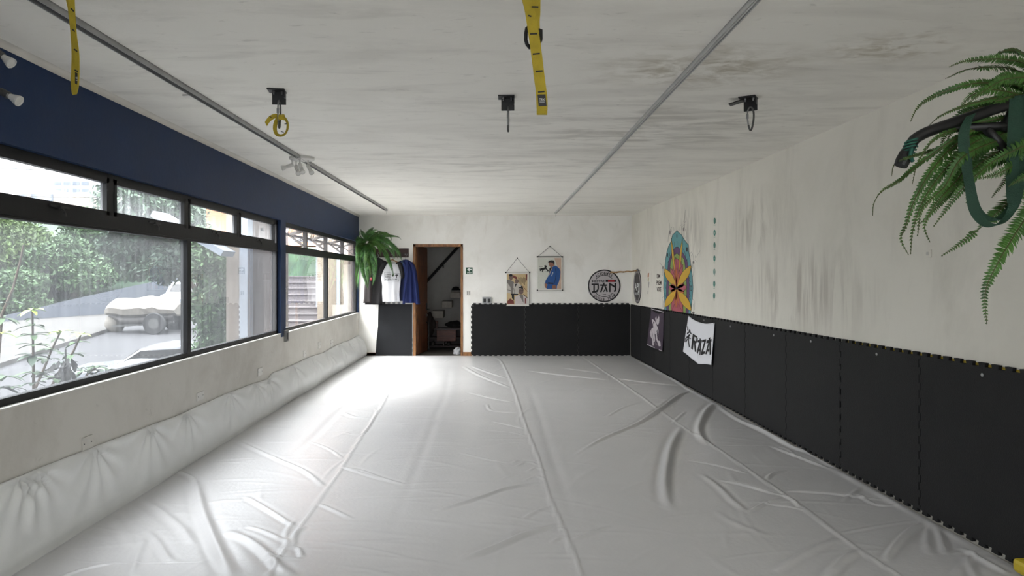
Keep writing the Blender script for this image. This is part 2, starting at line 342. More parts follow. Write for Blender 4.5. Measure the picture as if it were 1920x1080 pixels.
# ---------------------------------------------------------------- windows
FR0, FR1 = XW-.05, XW
def window(name, y0, y1, mull, lowm, opened):
    wn = structure(name, (XW, (y0+y1)/2, zs))
    b = MB(); t = .045
    b.box((FR0, y0, zs+.008), (FR1, y1, .868)); b.box((FR0, y0, 2.10), (FR1, y1, zh)); b.box((FR0, y0, zs), (FR1, y0+t, zh)); b.box((FR0, y1-t, zs), (FR1, y1, zh))
    b.build('window_frame', M_frame, wn)
    b = MB(); b.box((FR0-.005, y0+t, 1.785), (FR1+.008, y1-t, 1.882)); b.box((FR0, y0+t, 1.80), (FR1+.014, y1-t, 1.815)); b.build('transom', M_frame, wn)
    for y in mull[1:-1]:
        b = MB(); b.box((FR0, y-.025, 1.88), (FR1+.004, y+.025, 2.105)); b.build('mullion', M_frame if not opened else M_frame2, wn)
    for y in lowm[1:-1]:
        b = MB(); b.box((FR0, y-.035, .86), (FR1+.006, y+.035, 1.79)); b.build('mullion', M_frame, wn)
    for i, (a, c) in enumerate(zip(lowm, lowm[1:])):
        b = MB(); b.box((XW-.03, a+.02, .85), (XW-.025, c-.02, 1.80)); g = b.build('glass_pane', M_clear if opened else M_mesh, wn)
    for i, (a, c) in enumerate(zip(mull, mull[1:])):
        a += .03; c -= .03; zt, zb_ = 2.125, 1.875; ang = math.radians(74 if opened else 0)
        hinge = Vector((XW-.02, 0, zt)); R = Matrix.Translation(hinge) @ Matrix.Rotation(ang, 4, 'Y') @ Matrix.Translation(-hinge)
        b = MB(); x0, x1 = XW-.035, XW-.005+(.012 if not opened else 0)
        b.box((x0, a, zb_), (x1, c, zb_+.035), M=R); b.box((x0, a, zt-.035), (x1, c, zt), M=R); b.box((x0, a, zb_), (x1, a+.032, zt), M=R); b.box((x0, c-.032, zb_), (x1, c, zt), M=R)
        s_ = b.build('sash', M_frame2 if opened else M_frame, wn)
        b = MB(); b.box((XW-.024, a+.02, zb_+.02), (XW-.019, c-.02, zt-.02), M=R); b.build('glass_pane', M_open if opened else M_frost, s_)
        if opened:
            for ye, sg in ((c-.03, -1), (a+.03, 1)):
                tip = R @ Vector((XW-.02, ye, zb_+.02)); mid = R @ Vector((XW-.02, ye, zb_+.13))
                b = MB(); b.bar((XW-.02, ye, 1.89), tip, .012, .02); b.bar((XW-.02, ye, 2.02), (tip+Vector((XW-.02, ye, 1.89)))*.5, .01, .014); b.build('stay_arm', M_frame2, wn)
        else:
            ym = (a+c)/2; b = MB(); b.box((XW, ym-.02, 1.872), (XW+.03, ym+.02, 1.89)); b.tube([(XW+.02, ym, 1.88), (XW+.035, ym+.01, 1.85), (XW+.03, ym+.03, 1.835)], .007, 8); b.bar((XW+.012, ym-.09, 1.885), (XW+.012, ym+.09, 1.885), .012, .012); b.build('latch', M_bk, wn)
    return wn
window('window_1', 3.44, 8.262, [3.46, 4.605, 5.764, 6.96, 8.16], [3.46, 5.80, 8.20], False)
window('window_2', 8.40, 13.235, [8.42, 9.60, 10.80, 12.04, 13.2], [8.42, 10.82, 13.2], True)

wn = structure('added_window', (.15, YF-.06, 1.45)); b = MB()  # added window in the unseen wall behind the camera, brightens the near room
for x in (-1.88, -.55, .8, 2.15): b.box((x-.03, YF-.09, 1.45), (x+.03, YF-.04, 2.35))
for z in (1.475, 2.33): b.box((-1.9, YF-.09, z-.025), (2.2, YF-.04, z+.025))
b.build('window_frame', M_frame, wn); b = MB(); b.box((-1.88, YF-.07, 1.47), (2.18, YF-.065, 2.33)); b.build('glass_pane', M_open, wn)
# ---------------------------------------------------------------- white vinyl floor cover with folds
RZ = {3: (0, 620, 720/1690), 4: (640, 640, 640/1571), 5: (1200, 640, 720/1767)}
ridges = [
 (3, [(860,660),(885,780),(940,920),(1010,1060),(1030,1085)], .085, .032), (3, [(1000,880),(1090,920),(1160,970),(1230,1040),(1300,1085)], .07, .02),
 (3, [(650,880),(700,940),(740,1000),(780,1020)], .05, .010), (3, [(620,740),(700,790),(790,860),(850,940)], .07, .012), (3, [(1020,475),(1200,560),(1340,620),(1430,690)], .05, .014),
 (3, [(1080,730),(1200,800),(1300,865)], .045, .013), (3, [(780,615),(850,650),(862,690)], .05, .012), (3, [(1090,860),(1180,890),(1260,930)], .04, .009), (3, [(1500,600),(1600,630),(1690,660)], .035, .010),
 (3, [(1400,760),(1470,790),(1550,830)], .04, .009), (3, [(1250,960),(1310,960),(1330,1000)], .035, .012), (3, [(1180,985),(1250,1000),(1330,1005)], .03, .01), (3, [(640,900),(600,1000),(570,1085)], .06, .010),
 (3, [(1360,490),(1440,520),(1510,565)], .03, .008), (3, [(1690,195),(1500,350),(1400,450),(1280,560)], .10, -.005), (3, [(1290,960),(1300,900),(1340,860)], .04, .01), (3, [(1270,960),(1260,890),(1300,830)], .04, .008),
 (3, [(200,960),(330,1010),(560,1020),(950,1015),(1340,1008)], .012, .003), (3, [(250,1085),(400,1040),(500,1020)], .04, .006), (3,[(480,800),(560,900),(600,980)],.07,.006),
 (4, [(430,780),(600,730),(760,675),(920,650)], .05, .013), (4, [(540,1010),(700,950),(860,880),(1010,840)], .06, .015), (4, [(830,820),(900,780),(980,755)], .04, .007), (4, [(1060,915),(1150,880),(1240,850)], .045, .009),
 (4, [(560,115),(640,160),(780,215)], .05, .013), (4, [(600,115),(680,145),(760,170)], .05, .011), (4, [(860,135),(1000,155),(1240,180)], .05, .014), (4, [(1020,122),(1200,148)], .05, .010), (4, [(580,235),(700,265),(800,282)], .045, .010),
 (4, [(700,370),(850,405)], .035, .009), (4, [(560,500),(700,475),(860,460)], .03, .005), (4, [(550,515),(680,545),(780,560)], .035, .007), (4, [(10,580),(100,600),(200,635),(290,660)], .045, .011),
 (4, [(1070,525),(1200,450),(1400,360),(1570,240)], .05, .016), (4, [(1220,350),(1300,305),(1390,280)], .04, .007), (4, [(1565,395),(1520,480),(1500,560),(1490,640),(1495,720),(1520,780)], .085, .03),
 (4, [(1250,170),(1400,190),(1571,205)], .045, .012), (4, [(170,575),(500,572),(900,575)], .015, .003), (4, [(670,290),(695,320),(820,330)], .035, .009), (4, [(780,560),(830,545),(900,548)], .035, .008), (4, [(800,575),(860,555),(910,570)], .03, .008),
 (4, [(850,600),(900,580),(940,600)], .03, .006), (4, [(840,640),(900,620),(940,640)], .03, .006), (4, [(940,880),(1000,860),(1030,870)], .035, .006), (4, [(960,930),(1010,900),(1040,905)], .035, .006),
 (4, [(200,240),(800,242),(1571,243)], .014, .003), (4, [(200,145),(500,143),(760,146)], .014, .003), (4, [(500,110),(480,240),(440,330),(400,450),(300,700),(200,960)], .10, -.004), (4, [(860,200),(900,310),(960,500),(1030,700),(1080,880)], .10, -.004),
 (4, [(100,60),(200,85),(300,120)], .05, .010), (4, [(60,100),(180,110),(330,115)], .04, .007), (4,[(10,330),(60,350),(130,350)],.06,.010), (4,[(120,230),(200,255),(210,262)],.04,.008), (4,[(0,420),(100,425),(160,330),(150,310)],.03,.008),
 (4,[(240,205),(500,215),(760,218)],.02,.003), (4,[(180,430),(500,425),(850,430)],.02,.003), (4,[(0,720),(200,712),(470,712)],.02,.003),(4,[(1010,820),(1050,812),(1090,808)],.02,.005),(4,[(650,410),(780,420),(860,440)],.025,.005),(4,[(720,640),(800,615),(900,600)],.03,.004),
 (5, [(0,370),(100,310),(180,250),(235,228)], .05, .018), (5, [(340,285),(300,330),(270,400),(285,450),(320,480)], .08, .026), (5, [(150,380),(180,350),(210,325)], .035, .009),
 (5, [(0,95),(90,140),(170,185),(230,225)], .05, .014),(5, [(360,300),(450,360),(580,420),(690,480),(790,520),(920,595)], .06, .017), (5, [(480,575),(700,578),(930,600)], .02, .004), (5, [(600,480),(750,540),(880,590)], .045, .015),
 (5, [(220,545),(350,570),(500,610)], .035, .010), (5, [(370,640),(500,670),(640,710)], .04, .012), (5, [(280,610),(370,680),(430,740),(500,790)], .06, .010), (5, [(500,785),(570,750),(650,725)], .035, .011),
 (5, [(580,640),(610,610),(670,595)], .035, .010), (5, [(670,690),(850,700),(1120,730)], .04, .011), (5, [(620,1060),(750,980),(910,905)], .065, .016), (5, [(860,1085),(930,1010),(1000,960)], .065, .018),
 (5, [(1130,1010),(1160,960),(1230,880),(1320,825)], .05, .020), (5, [(1325,980),(1325,900),(1330,830)], .06, .014), (5, [(1400,980),(1380,900),(1345,835)], .06, .016), (5, [(1500,990),(1540,1085)], .05, .012),
 (5, [(1480,950),(1600,1020),(1700,1075)], .05, .016), (5, [(910,885),(1100,850),(1300,820)], .035, .006), (5, [(320,475),(500,478),(600,475)], .03, .005), (5, [(200,400),(400,405),(580,410)], .025, .004),
 (5, [(540,740),(620,755),(700,765),(760,780)], .03, .008), (5, [(620,700),(700,730),(740,770)], .03, .008), (5, [(1000,700),(1080,750),(1180,755)], .04, .010), (5, [(930,740),(980,700),(1020,670)], .04, .008),
 (5, [(1560,960),(1500,1010),(1440,1085)], .05, .010), (5, [(600,480),(680,495),(720,540)], .03, .007), (5, [(220,0),(240,40),(330,70)], .03, .0), (5, [(350,780),(420,830),(600,900)], .07, .004),
]
# welded seams
for z_, pts in ((0, [(921,669),(939,677),(960,720),(986,799),(1010,860),(1027,921),(1065,1010),(1092,1080),(1097,1095)]),
                (0, [(742,690),(723.5,748),(684,810),(640,880),(590,950),(532,1033),(500,1090)]),
                (0, [(1092,668.5),(1140,701),(1200,742),(1269,793),(1334.5,833.6),(1432,901),(1514,958),(1607,1027),(1689,1080),(1720,1100)])):
    ridges.append((0, pts, .022, .008)); ridges.append((0, [(x-.012*(y-CY), y) for x, y in pts], .012, .004))
XA, XB = -2.365, 2.665
ys = np.concatenate([np.linspace(YF+.05, 3.2, 30)[:-1], 3.2*(YB/3.2)**np.linspace(0, 1, 760)]); xs = np.linspace(XA, XB, 430)
ys[-1] = YB-.005
GX, GY = np.meshgrid(xs, ys); HH = np.zeros_like(GX)
def smooth_poly(P, n=10):
    P = [np.array(p, float) for p in P]
    if len(P) < 3: return P
    out = []; Q = [2*P[0]-P[1]]+P+[2*P[-1]-P[-2]]
    for i in range(1, len(Q)-2):
        for k in range(n):
            t = k/n; out.append(.5*((2*Q[i])+(-Q[i-1]+Q[i+1])*t+(2*Q[i-1]-5*Q[i]+4*Q[i+1]-Q[i+2])*t*t+(-Q[i-1]+3*Q[i]-3*Q[i+1]+Q[i+2])*t**3))
    return out+[P[-1]]
for zi, pts, wd, hg in ridges:
    if hg == 0: continue
    if zi: x0, y0, k = RZ[zi]; pts = [(x0+x*k, y0+y*k) for x, y in pts]
    W = [onfloor(max(x, -60), max(y, 668.3)) for x, y in pts]; W = smooth_poly([(p.x, p.y) for p in W], 6)
    A = np.array(W); L = np.concatenate([[0], np.cumsum(np.hypot(*(A[1:]-A[:-1]).T))]); 
    m = (GX > A[:,0].min()-.25) & (GX < A[:,0].max()+.25) & (GY > A[:,1].min()-.25) & (GY < A[:,1].max()+.25)
    gx, gy = GX[m], GY[m]; best = np.full(gx.shape, 9.); tt = np.zeros(gx.shape)
    for i in range(len(A)-1):
        d = A[i+1]-A[i]; l2 = max(d@d, 1e-9); t = np.clip(((gx-A[i,0])*d[0]+(gy-A[i,1])*d[1])/l2, 0, 1)
        q = np.hypot(gx-A[i,0]-t*d[0], gy-A[i,1]-t*d[1]); u = q < best; best[u] = q[u]; tt[u] = (L[i]+t[u]*math.sqrt(l2))/L[-1]
    far = 1+.4*np.clip((gy-6)/6, 0, 1)
    sg = wd*.34*far; taper = np.clip(np.minimum(tt, 1-tt)/.22, 0, 1)**.7 if zi else 1
    HH[m] += (hg*(.8 if zi else 1))*taper*np.exp(-(best/sg)**2)-(.22*hg*taper*np.exp(-((best-2.0*sg)/sg)**2) if zi else 0)
rng = np.random.RandomState(4)
for k in range(260):     # fine random tension wrinkles
    cx, cy = rng.uniform(XA, XB), 3.2*(YB/3.2)**rng.uniform(0, 1); a = rng.normal(0, .35)+(0 if rng.rand() < .8 else 1.2); l = rng.uniform(.15, .5); wd = rng.uniform(.012, .03); hg = rng.uniform(.001, .0032)
    m = (abs(GX-cx) < l*2) & (abs(GY-cy) < l*2); u = (GX[m]-cx)*math.cos(a)+(GY[m]-cy)*math.sin(a); v = -(GX[m]-cx)*math.sin(a)+(GY[m]-cy)*math.cos(a)+.25*u*u
    HH[m] += hg*np.exp(-(u/l)**2*1.5-(v/wd)**2)
for k in range(24):
    kx, ky, ph = rng.normal(0, 2.2), rng.normal(0, 1.6), rng.uniform(0, 6.28); HH += .0005*np.sin(GX*kx+GY*ky+ph)
edge = np.exp(-((XB-.03-GX)/.03)**2)*(.006+.004*np.sin(GY*3)+.003*np.sin(GY*11+1)); HH += edge
HH -= .012*np.exp(-((GX-XA)/.03)**2)
HH = np.maximum(HH, -.014)
ny, nx = GX.shape; V = np.stack([GX, GY, .022+HH], -1).reshape(-1, 3).astype('f')
me = bpy.data.meshes.new('floor_cover'); idx = np.arange(ny*nx).reshape(ny, nx)
Q = np.stack([idx[:-1,:-1], idx[:-1,1:], idx[1:,1:], idx[1:,:-1]], -1).reshape(-1, 4)
me.vertices.add(len(V)); me.vertices.foreach_set('co', V.ravel()); me.loops.add(Q.size); me.loops.foreach_set('vertex_index', Q.ravel().astype('i'))
me.polygons.add(len(Q)); me.polygons.foreach_set('loop_start', (np.arange(len(Q))*4).astype('i')); me.update(calc_edges=True); me.validate()
me.polygons.foreach_set('use_smooth', np.ones(len(me.polygons), bool)); me.materials.append(M_tarp)
o = bpy.data.objects.new('floor_cover', me); C.objects.link(o)
tag(o, 'creased white vinyl cover stretched over the whole training floor', 'floor cover')

# ---------------------------------------------------------------- padded kick-board of white vinyl along the left wall
def interp(x, xs_, ys_): return float(np.interp(x, xs_, ys_))
root = thing('wall_padding', (XL+.05, 7, .02), 'long white vinyl padding running along the foot of the window wall', 'padding')
b = MB(); n = 700; m = 26; vs = []
pins = [3.62, 3.75, 4.3, 5.0, 5.62, 6.55, 7.3, 7.72, 8.7, 9.6, 10.5, 11.4, 12.2, 12.9]
for i in range(n+1):
    y = 2.2+(YB-.03-2.2)*i/n
    zt = interp(y, [2.2,3.4,4.2,5.4,6.3,7.2,7.75,7.9,8.6,9.4,10.4,11.3,12.2,13.2], [.46,.455,.44,.405,.405,.385,.365,.405,.395,.40,.375,.40,.385,.40])+.010*mnoise.noise((y*1.9, 3, 0))
    xb = interp(y, [2.2,4,6,8,10,12,13.3], [-2.350,-2.345,-2.325,-2.335,-2.31,-2.295,-2.28])+.014*mnoise.noise((y*1.1, 9, 0))
    xt = -2.385; pf = interp(y, [2.2,7.4,8.2,13.2], [.012,.02,.055,.06])
    pin = sum(math.exp(-((y-p)/.05)**2) for p in (7.75, 8.75, 9.6, 10.45, 11.3, 12.2, 12.9)); 
    for k in range(m+1):
        t = k/m
        if t < .82:
            s = t/.82; x = xb+(xt-xb)*s+pf*math.sin(math.pi*s)*(1-.6*min(1, pin)); z = .006+(zt-.006)*s
            cr = 0
            for p in pins:     # gathers fanning out from each fixing
                dy = y-p
                if abs(dy) < .7:
                    a = math.atan2(dy, (1.05-s)*.5); cr += .017*math.sin(a*11+p*5)*math.exp(-(abs(dy)/.30)**2)*s*(1-.2*s)
            x += cr+.006*mnoise.noise((y*3, s*2, 2))+.010*mnoise.noise((y*1.2+s*1.4, s*.8, 7))*math.sin(math.pi*s)
            x += .006*math.exp(-((s-.12-.02*math.sin(y*2))/.025)**2)
        else:
            s = (t-.82)/.18; a = s*math.pi/2; x = xt-(xt-XL-.0)*math.sin(a)*1.0+0; z = zt+.012*math.sin(a*2)
        vs.append((max(x, XL+.001), y, z))
b.add(vs, [(i*(m+1)+k, i*(m+1)+k+1, (i+1)*(m+1)+k+1, (i+1)*(m+1)+k) for i in range(n) for k in range(m)])
o = b.build('vinyl_skin', M_tarp2, root, smooth=True)
b = MB(); b.add([vs[n*(m+1)+k] for k in range(m+1)]+[(XL, YB-.03, .0)], [tuple(range(m+2))]); b.build('end_flap', M_tarp2, root)
# ---------------------------------------------------------------- puzzle mats on the walls
def teeth_line(L, period, depth, phase=0, neck=.0):
    """dovetail teeth along a line of length L: list of (s, d) with d in {0, depth}"""
    out = []; n_ = round(L/period); p = L/n_
    for i in range(n_):
        s = i*p+phase; out += [(s+p*.27, 0), (s+p*.22, depth), (s+p*.78, depth), (s+p*.73, 0)]
    return [q for q in out if 0 < q[0] < L]
def mat_panel(name, u0, u1, z0, z1, f, label, side0, side1, mt, yellow=False, th=.022, group=None, hue=0, screws=(), bottom=True):
    """side: 'seam' shared toothed edge, 'teeth' free toothed edge, 'cut' straight"""
    c = f((u0+u1)/2, z0, 0)
    root = thing(name, c, label, 'wall mat', group)
    T = teeth_line(u1-u0, .1, .022); P = []
    P += [(u0, z1)]+[(u0+s, z1+d) for s, d in T]+[(u1, z1)]
    def side(u, kind, sgn):
        if kind == 'cut': return []
        S = teeth_line(z1-z0, .1, .016)
        g = (.004 if f is fr else .0018) if kind == 'seam' else 0
        if kind == 'seam': return [(u+(d-.008)-sgn*g, z0+s) for s, d in S]      # the same line for both neighbours
        return [(u+sgn*d*1.2, z0+s) for s, d in S]
    P += list(reversed(side(u1, side1, 1)))
    P += [(u1, z0)]
    if bottom: P += [(u0+s, z0-d*(1.0 if z0 > .04 else .55)) for s, d in reversed(T)]
    P += [(u0, z0)]+side(u0, side0, -1)
    b = MB(); b.prism(P, f, 0.003, th); o = b.build('foam_panel', mt, root)
    bv = o.modifiers.new('bevel', 'BEVEL'); bv.width = .0016; bv.segments = 1; bv.limit_method = 'ANGLE'
    if yellow:
        b = MB()
        b.prism([(u0+.002, z1-.03), (u0+.002, z1+.013), (u1-.002, z1+.015), (u1-.002, z1-.03)], f, .0005, .0028)
        b.build('yellow_underside', M_yel, root)
    for (su, sz) in screws:
        b = MB(); n_ = f(su, sz, 1)-f(su, sz, 0); b.lathe(f(su, sz, th), [(.011, 0), (.010, .003), (.004, .004), (.003, .006)], 12, n_); b.build('fixing_screw', M_steel, root)
    return root
fb = lambda u, v, d: Vector((u, YB-d, v))
fr = lambda u, v, d: Vector((XR-d, u, v))
bx = [onback(885,0)[0], onback(984,0)[0], onback(1084,0)[0], 2.672]; bl = ['black puzzle mat on the back wall beside the doorway, hanging poster over its edge', 'black puzzle mat in the middle of the three on the back wall', 'black puzzle mat on the back wall below the white round sign, in the corner']
for i in range(3):
    mat_panel('wall_mat', bx[i], bx[i+1], .03, .985, fb, bl[i], 'teeth' if i == 0 else 'seam', 'seam' if i < 2 else 'cut', M_black, group='black mats on the back wall', screws=[[(bx[0]+.02, .955)], [], [(onback(1131,0)[0], .95)]][i])
# grey mat below the clothes, its left edge cut on a slant
root = thing('wall_mat', onback(735, 669), 'charcoal puzzle mat with slanted cut edge, below the hanging clothes', 'wall mat')
P = [onback(x, y) for x, y in ((704.5,668),(706,640),(709,612),(710,570),(773,570),(773,668))]
b = MB(); pts = [(p.x, max(p.z, .025)) for p in P]; b.prism(pts, fb, .003, .022); b.build('foam_panel', M_black2, root)
b = MB()
P = [(onback(725, 0)[0], .97)]
for i in range(4):
    x = onback(727+i*9.5, 0)[0]; P += [(x, .99), (x-.006, 1.02), (x+.05, 1.02), (x+.044, .99)]
P += [(P[-1][0]+.01, .97)]; b.prism(P, fb, .001, .0028)
b.build('grey_teeth', M_gfoam, root)
b = MB()
x = onback(772.2, 0)[0]; P = [(x-.02, .08)]
for i in range(3): P += [(x, .10+i*.1), (x+.015, .09+i*.1), (x+.015, .15+i*.1), (x, .14+i*.1)]
P += [(x-.02, .36)]; b.prism(P, fb, .001, .0028)
b.build('grey_teeth', M_gfoam, root)
ry = [13.24, 12.40, 11.37, 10.39, 9.40, 8.41, 7.36, 6.35, 5.37, 4.385, 3.385, 2.40, 1.42]
rl = ['black puzzle mat on the right wall, first one out of the far corner', 'black puzzle mat behind the left half of the dark purple cloth banner', 'black puzzle mat behind the right half of the dark purple banner, below the painted flower',
  'black puzzle mat between the dark purple banner and the white banner', 'black puzzle mat behind the white cloth banner', 'black puzzle mat just in front of the white cloth banner, one screw at top',
  'black puzzle mat on the right wall, second one nearer than the white cloth banner', 'black puzzle mat on the right wall, last one before yellow shows along the top edge',
  'black puzzle mat on the right wall, farther of the two wide ones topped with yellow', 'black puzzle mat nearest at the right, below the long drooping fern frond', 'black puzzle mat on the right wall beside the lens, cut by the right edge of frame', 'black puzzle mat on the right wall, beyond the right edge of frame']
scr = {4: [(8.75,.955)], 5: [(7.8,.945)], 6: [(6.62,.945)], 7: [(5.86,.955)], 8: [(4.87,.955)], 9: [(3.83,.955)]}
for i in range(10):
    mat_panel('wall_mat', ry[i+1], ry[i], .046, interp((ry[i]+ry[i+1])/2, [3.5,8,13], [1.0,.99,.965]), fr, rl[i], 'seam', 'seam' if i else 'cut', M_black, yellow=i >= 8, group='black mats along the right wall', screws=scr.get(i, []))

# ---------------------------------------------------------------- door and hall
door = structure('door_1', ((DX0+DX1)/2, YB, .02)); jw = .052
b = MB(); b.box((DX0, YB-.012, 0), (DX0+jw, YB+.14, DZ)); b.box((DX1-jw+.01, YB-.012, 0), (DX1, YB+.14, DZ)); b.box((DX0, YB-.012, DZ-.045), (DX1, YB+.14, DZ))
b.build('door_frame', M_wood2, door, bevel=.003)
ha = math.radians(81); hx, hy = DX0+jw, YB+.07
Ml = Matrix.Translation((hx, hy, 0)) @ Matrix.Rotation(ha, 4, 'Z')
b = MB(); b.box((0, -.02, .03), (.80, .02, DZ-.05), M=Ml)
for zz in (.25, .62, 1.0, 1.38, 1.75): b.box((.05, -.024, zz), (.75, -.018, zz+.33), M=Ml)
lf = b.build('door_leaf', M_wood, door, bevel=.003)
b = MB(); b.box((.66, -.036, .84), (.73, -.02, .98), M=Ml); b.tube([Ml @ Vector(p) for p in ((.70,-.02,.86),(.70,-.075,.86),(.60,-.075,.855))], .011); b.build('door_handle', M_bk, lf)
b = MB(); b.lathe(Ml @ Vector((.70,-.02,.74)), [(.03,0),(.03,.01),(.02,.02),(.02,.03)], 16, Ml.to_3x3() @ Vector((0,-1,0))); b.build('door_lock', M_steel, lf)
b = MB(); b.tube([Ml @ Vector(p) for p in ((.68,-.02,.60),(.68,-.075,.60),(.68,-.075,.05))], .014); b.build('pull_bar', M_bk, lf)
M_hall = mat('hall_plaster', (196,194,190), .9, var=.08)
b = MB(); b.box((-2.2, YB+.12, -.12), (1.0, 16.2, 0.0)); o = b.build('floor_hall', M_sub); o['kind'] = 'structure'
b = MB(); b.box((-2.2, 15.6, 0), (1.0, 15.7, 3.4)); o = b.build('wall_hall_back', M_hall); o['kind'] = 'structure'
b = MB(); b.box((-2.3, YB+.12, 0), (-2.2, 15.7, 3.4)); b.box((1.0, YB+.12, 0), (1.1, 15.7, 3.4)); o = b.build('wall_hall_side', M_hall); o['kind'] = 'structure'
b = MB(); b.box((-2.3, YB+.12, 3.4), (1.1, 15.7, 3.5)); b.box((-2.3,YB+.1,ZC),(1.1,YB+.12,3.5)); o = b.build('ceiling_hall', M_hall); o['kind'] = 'structure'
M_conc = mat('concrete_step', (176,170,162), .85, var=.2, bump=.2)
st = thing('floating_staircase', at(840, 590, 15.5), 'grey block steps cantilevered from the hall wall seen through the doorway', 'staircase')
for x0, x1, y0, y1 in ((810,831,583,596.5),(828,847,565,577),(844,862,548,559),(861,880,530,542),(878,897,512,524)):
    p, q = at(x0, y0, 15.0), at(x1, y1, 15.0); b = MB(); b.box((p.x, 15.0, q.z), (q.x, 15.598, p.z)); b.build('step', M_conc, st, bevel=.004)
b = MB(); b.tube([at(755, 577, 15.5), at(830, 495, 15.5), at(905, 412, 15.5)], .032); hr = b.build('handrail', M_blk); tag(hr, 'black sloping handrail on the hall wall beyond the doorway', 'handrail')
b2 = MB(); b2.tube([at(831, 494, 15.5), at(831, 500, 15.5)+Vector((0, 0, -.02)), at(831, 499, 15.59)], .012); b2.build('rail_bracket', M_blk, hr)
b = MB(); c = at(855, 546, 15.25); b.lathe(c, [(.09,0),(.10,.02),(.09,.05),(.07,.085),(.02,.10)], 20); cap = b.build('cap', M_bcloth, smooth=True); tag(cap, 'dark cap with pale brim lying on the upper block step', 'cap')
b = MB(); b.lathe(c+Vector((.02,-.06,.0)), [(.13,0),(.135,.008),(.12,.018),(.05,.02)], 24); b.build('brim', M_wht, cap, smooth=True)
# shelf cabinet
p, q = at(795, 616, 14.7), at(862, 668, 14.7); cab = thing('shoe_cabinet', ((p.x+q.x)/2+.1, 14.85, 0), 'dark shoe shelf with reddish drawer at the foot of the hall stairs', 'cabinet')
b = MB(); zt = p.z+.0; x0, x1 = p.x-.1, q.x+.25
b.box((x0, 14.7, zt-.03), (x1, 15.1, zt)); b.box((x0, 14.7, 0), (x0+.03, 15.1, zt)); b.box((x1-.03, 14.7, 0), (x1, 15.1, zt)); b.box((x0, 15.08, 0), (x1, 15.1, zt)); b.box((x0, 14.7, .05), (x1, 15.1, .07)); b.box((x0, 14.72, .22), (x1, 15.1, .24)); xm = (x0+x1)/2-.05; b.box((xm, 14.71, .05), (xm+.02, 15.1, zt-.25))
b.build('shelf_body', M_dwood, cab)
p, q = at(819, 619, 14.69), at(855, 639.5, 14.69); b = MB(); b.box((p.x, 14.67, q.z), (q.x, 14.75, p.z)); dr = b.build('drawer', M_redwood, cab, bevel=.004)
random.seed(5)
for i, (px, zz) in enumerate(((803, .07), (812, .07), (824, .24), (829, .24), (842, .07))):
    x = at(px, 0, 14.85).x; b = MB(); b.lathe((x, 14.78, zz), [(.045,0),(.05,.02),(.045,.05),(.03,.08)], 14); b.tube([(x, 14.80, zz+.03), (x, 14.90, zz+.035), (x, 15.0, zz+.04)], [.04,.045,.035], 12)
    o = b.build('shoe', [M_bk, M_zinc][i % 2], smooth=True); tag(o, ['black shoe at the left end of the lowest shelf in the hall', 'grey shoe beside the left black one on the lowest hall shelf', 'black shoe on the middle hall shelf below the drawer', 'grey shoe on the middle hall shelf below the drawer', 'black shoe at the right of the lowest shelf in the hall'][i], 'shoe', 'shoes in the hall cabinet')
def cloth_lump(name, c, r, mt, label, cat, seed, flat=1.0, amp=.35):
    bm = bmesh.new(); bmesh.ops.create_icosphere(bm, subdivisions=4, radius=1)
    for v in bm.verts:
        n_ = mnoise.noise(v.co*1.7+Vector((seed, 0, 0)))*amp+abs(mnoise.noise(v.co*4+Vector((0, seed, 0))))*amp*.6
        v.co *= 1+n_; v.co = Vector((v.co.x*r[0], v.co.y*r[1], max(v.co.z*r[2], -r[2]*flat)))
    for f in bm.faces: f.smooth = True
    me = bpy.data.meshes.new(name); bm.to_mesh(me); bm.free(); me.materials.append(mt); o = bpy.data.objects.new(name, me); C.objects.link(o); o.location = c
    return tag(o, label, cat)
cloth_lump('crumpled_cloth', at(857, 660, 13.75), (.08,.07,.085), M_wcloth, 'crumpled white cloth on the floor just inside the doorway', 'cloth', 3)
cloth_lump('draped_coat', at(803, 613, 14.75)+Vector((0,0,.04)), (.13,.12,.24), mat('brown_cloth', (56,48,46), .9), 'dark coat heaped on the left end of the hall cabinet', 'coat', 8)
cloth_lump('black_bag', at(852, 610, 14.9)+Vector((0,0,.02)), (.17,.12,.07), M_bcloth, 'small black bag on the right end of the hall cabinet', 'bag', 11)
# small wooden box behind the coat
b = MB(); p, q = at(815, 602, 14.95), at(821, 617, 14.95); b.box((p.x-.04, 14.9, q.z), (q.x, 15.05, p.z)); o = b.build('wooden_box', M_redwood, bevel=.003); tag(o, 'small brown box standing behind the coat on the hall cabinet', 'box')
#PART2
# ---------------------------------------------------------------- ceiling rails, brackets, straps
def rail(name, p0, p1, wd, ht, label, joints):
    root = thing(name, (p0+p1)/2, label, 'ceiling rail'); d = (p1-p0).normalized(); sd = d.cross(Vector((0,0,1))).normalized()
    n = len(joints)-1
    for i in range(n):
        a = p0+(p1-p0)*joints[i]; c = p0+(p1-p0)*joints[i+1]-d*.004; b = MB()
        up = Vector((0,0,1))
        for o_, w_, h_, z_ in ((-wd/2+.003, .006, ht, -ht/2), (wd/2-.003, .006, ht, -ht/2), (0, wd, .005, -.003)):
            b.bar(a+sd*o_+up*z_, c+sd*o_+up*z_, w_, h_)
        b.build('rail_length', M_alu if wd > .04 else mat('rail_white', (196,196,193), .5, var=.12, scale=6), root)
        b = MB(); b.bar(a+up*(-ht*.62), c+up*(-ht*.62), wd*.28, ht*.5); b.build('conductor_strip', M_bk if wd > .04 else MT['rail_white'], root)
    b = MB(); e = p1; b.bar(e-d*.02+Vector((0,0,-ht*.5)), e+d*.02+Vector((0,0,-ht*.5)), wd*1.05, ht*1.05); b.tube([e+d*.02+Vector((0,0,-ht)), e+d*.03+Vector((0,0,-ht-.05))], .004, 6); b.build('end_cap', M_wht, root)
    return root
pa = onceil(80, -2); pb = onceil(724, 392); pa = pb+(pa-pb)*1.25
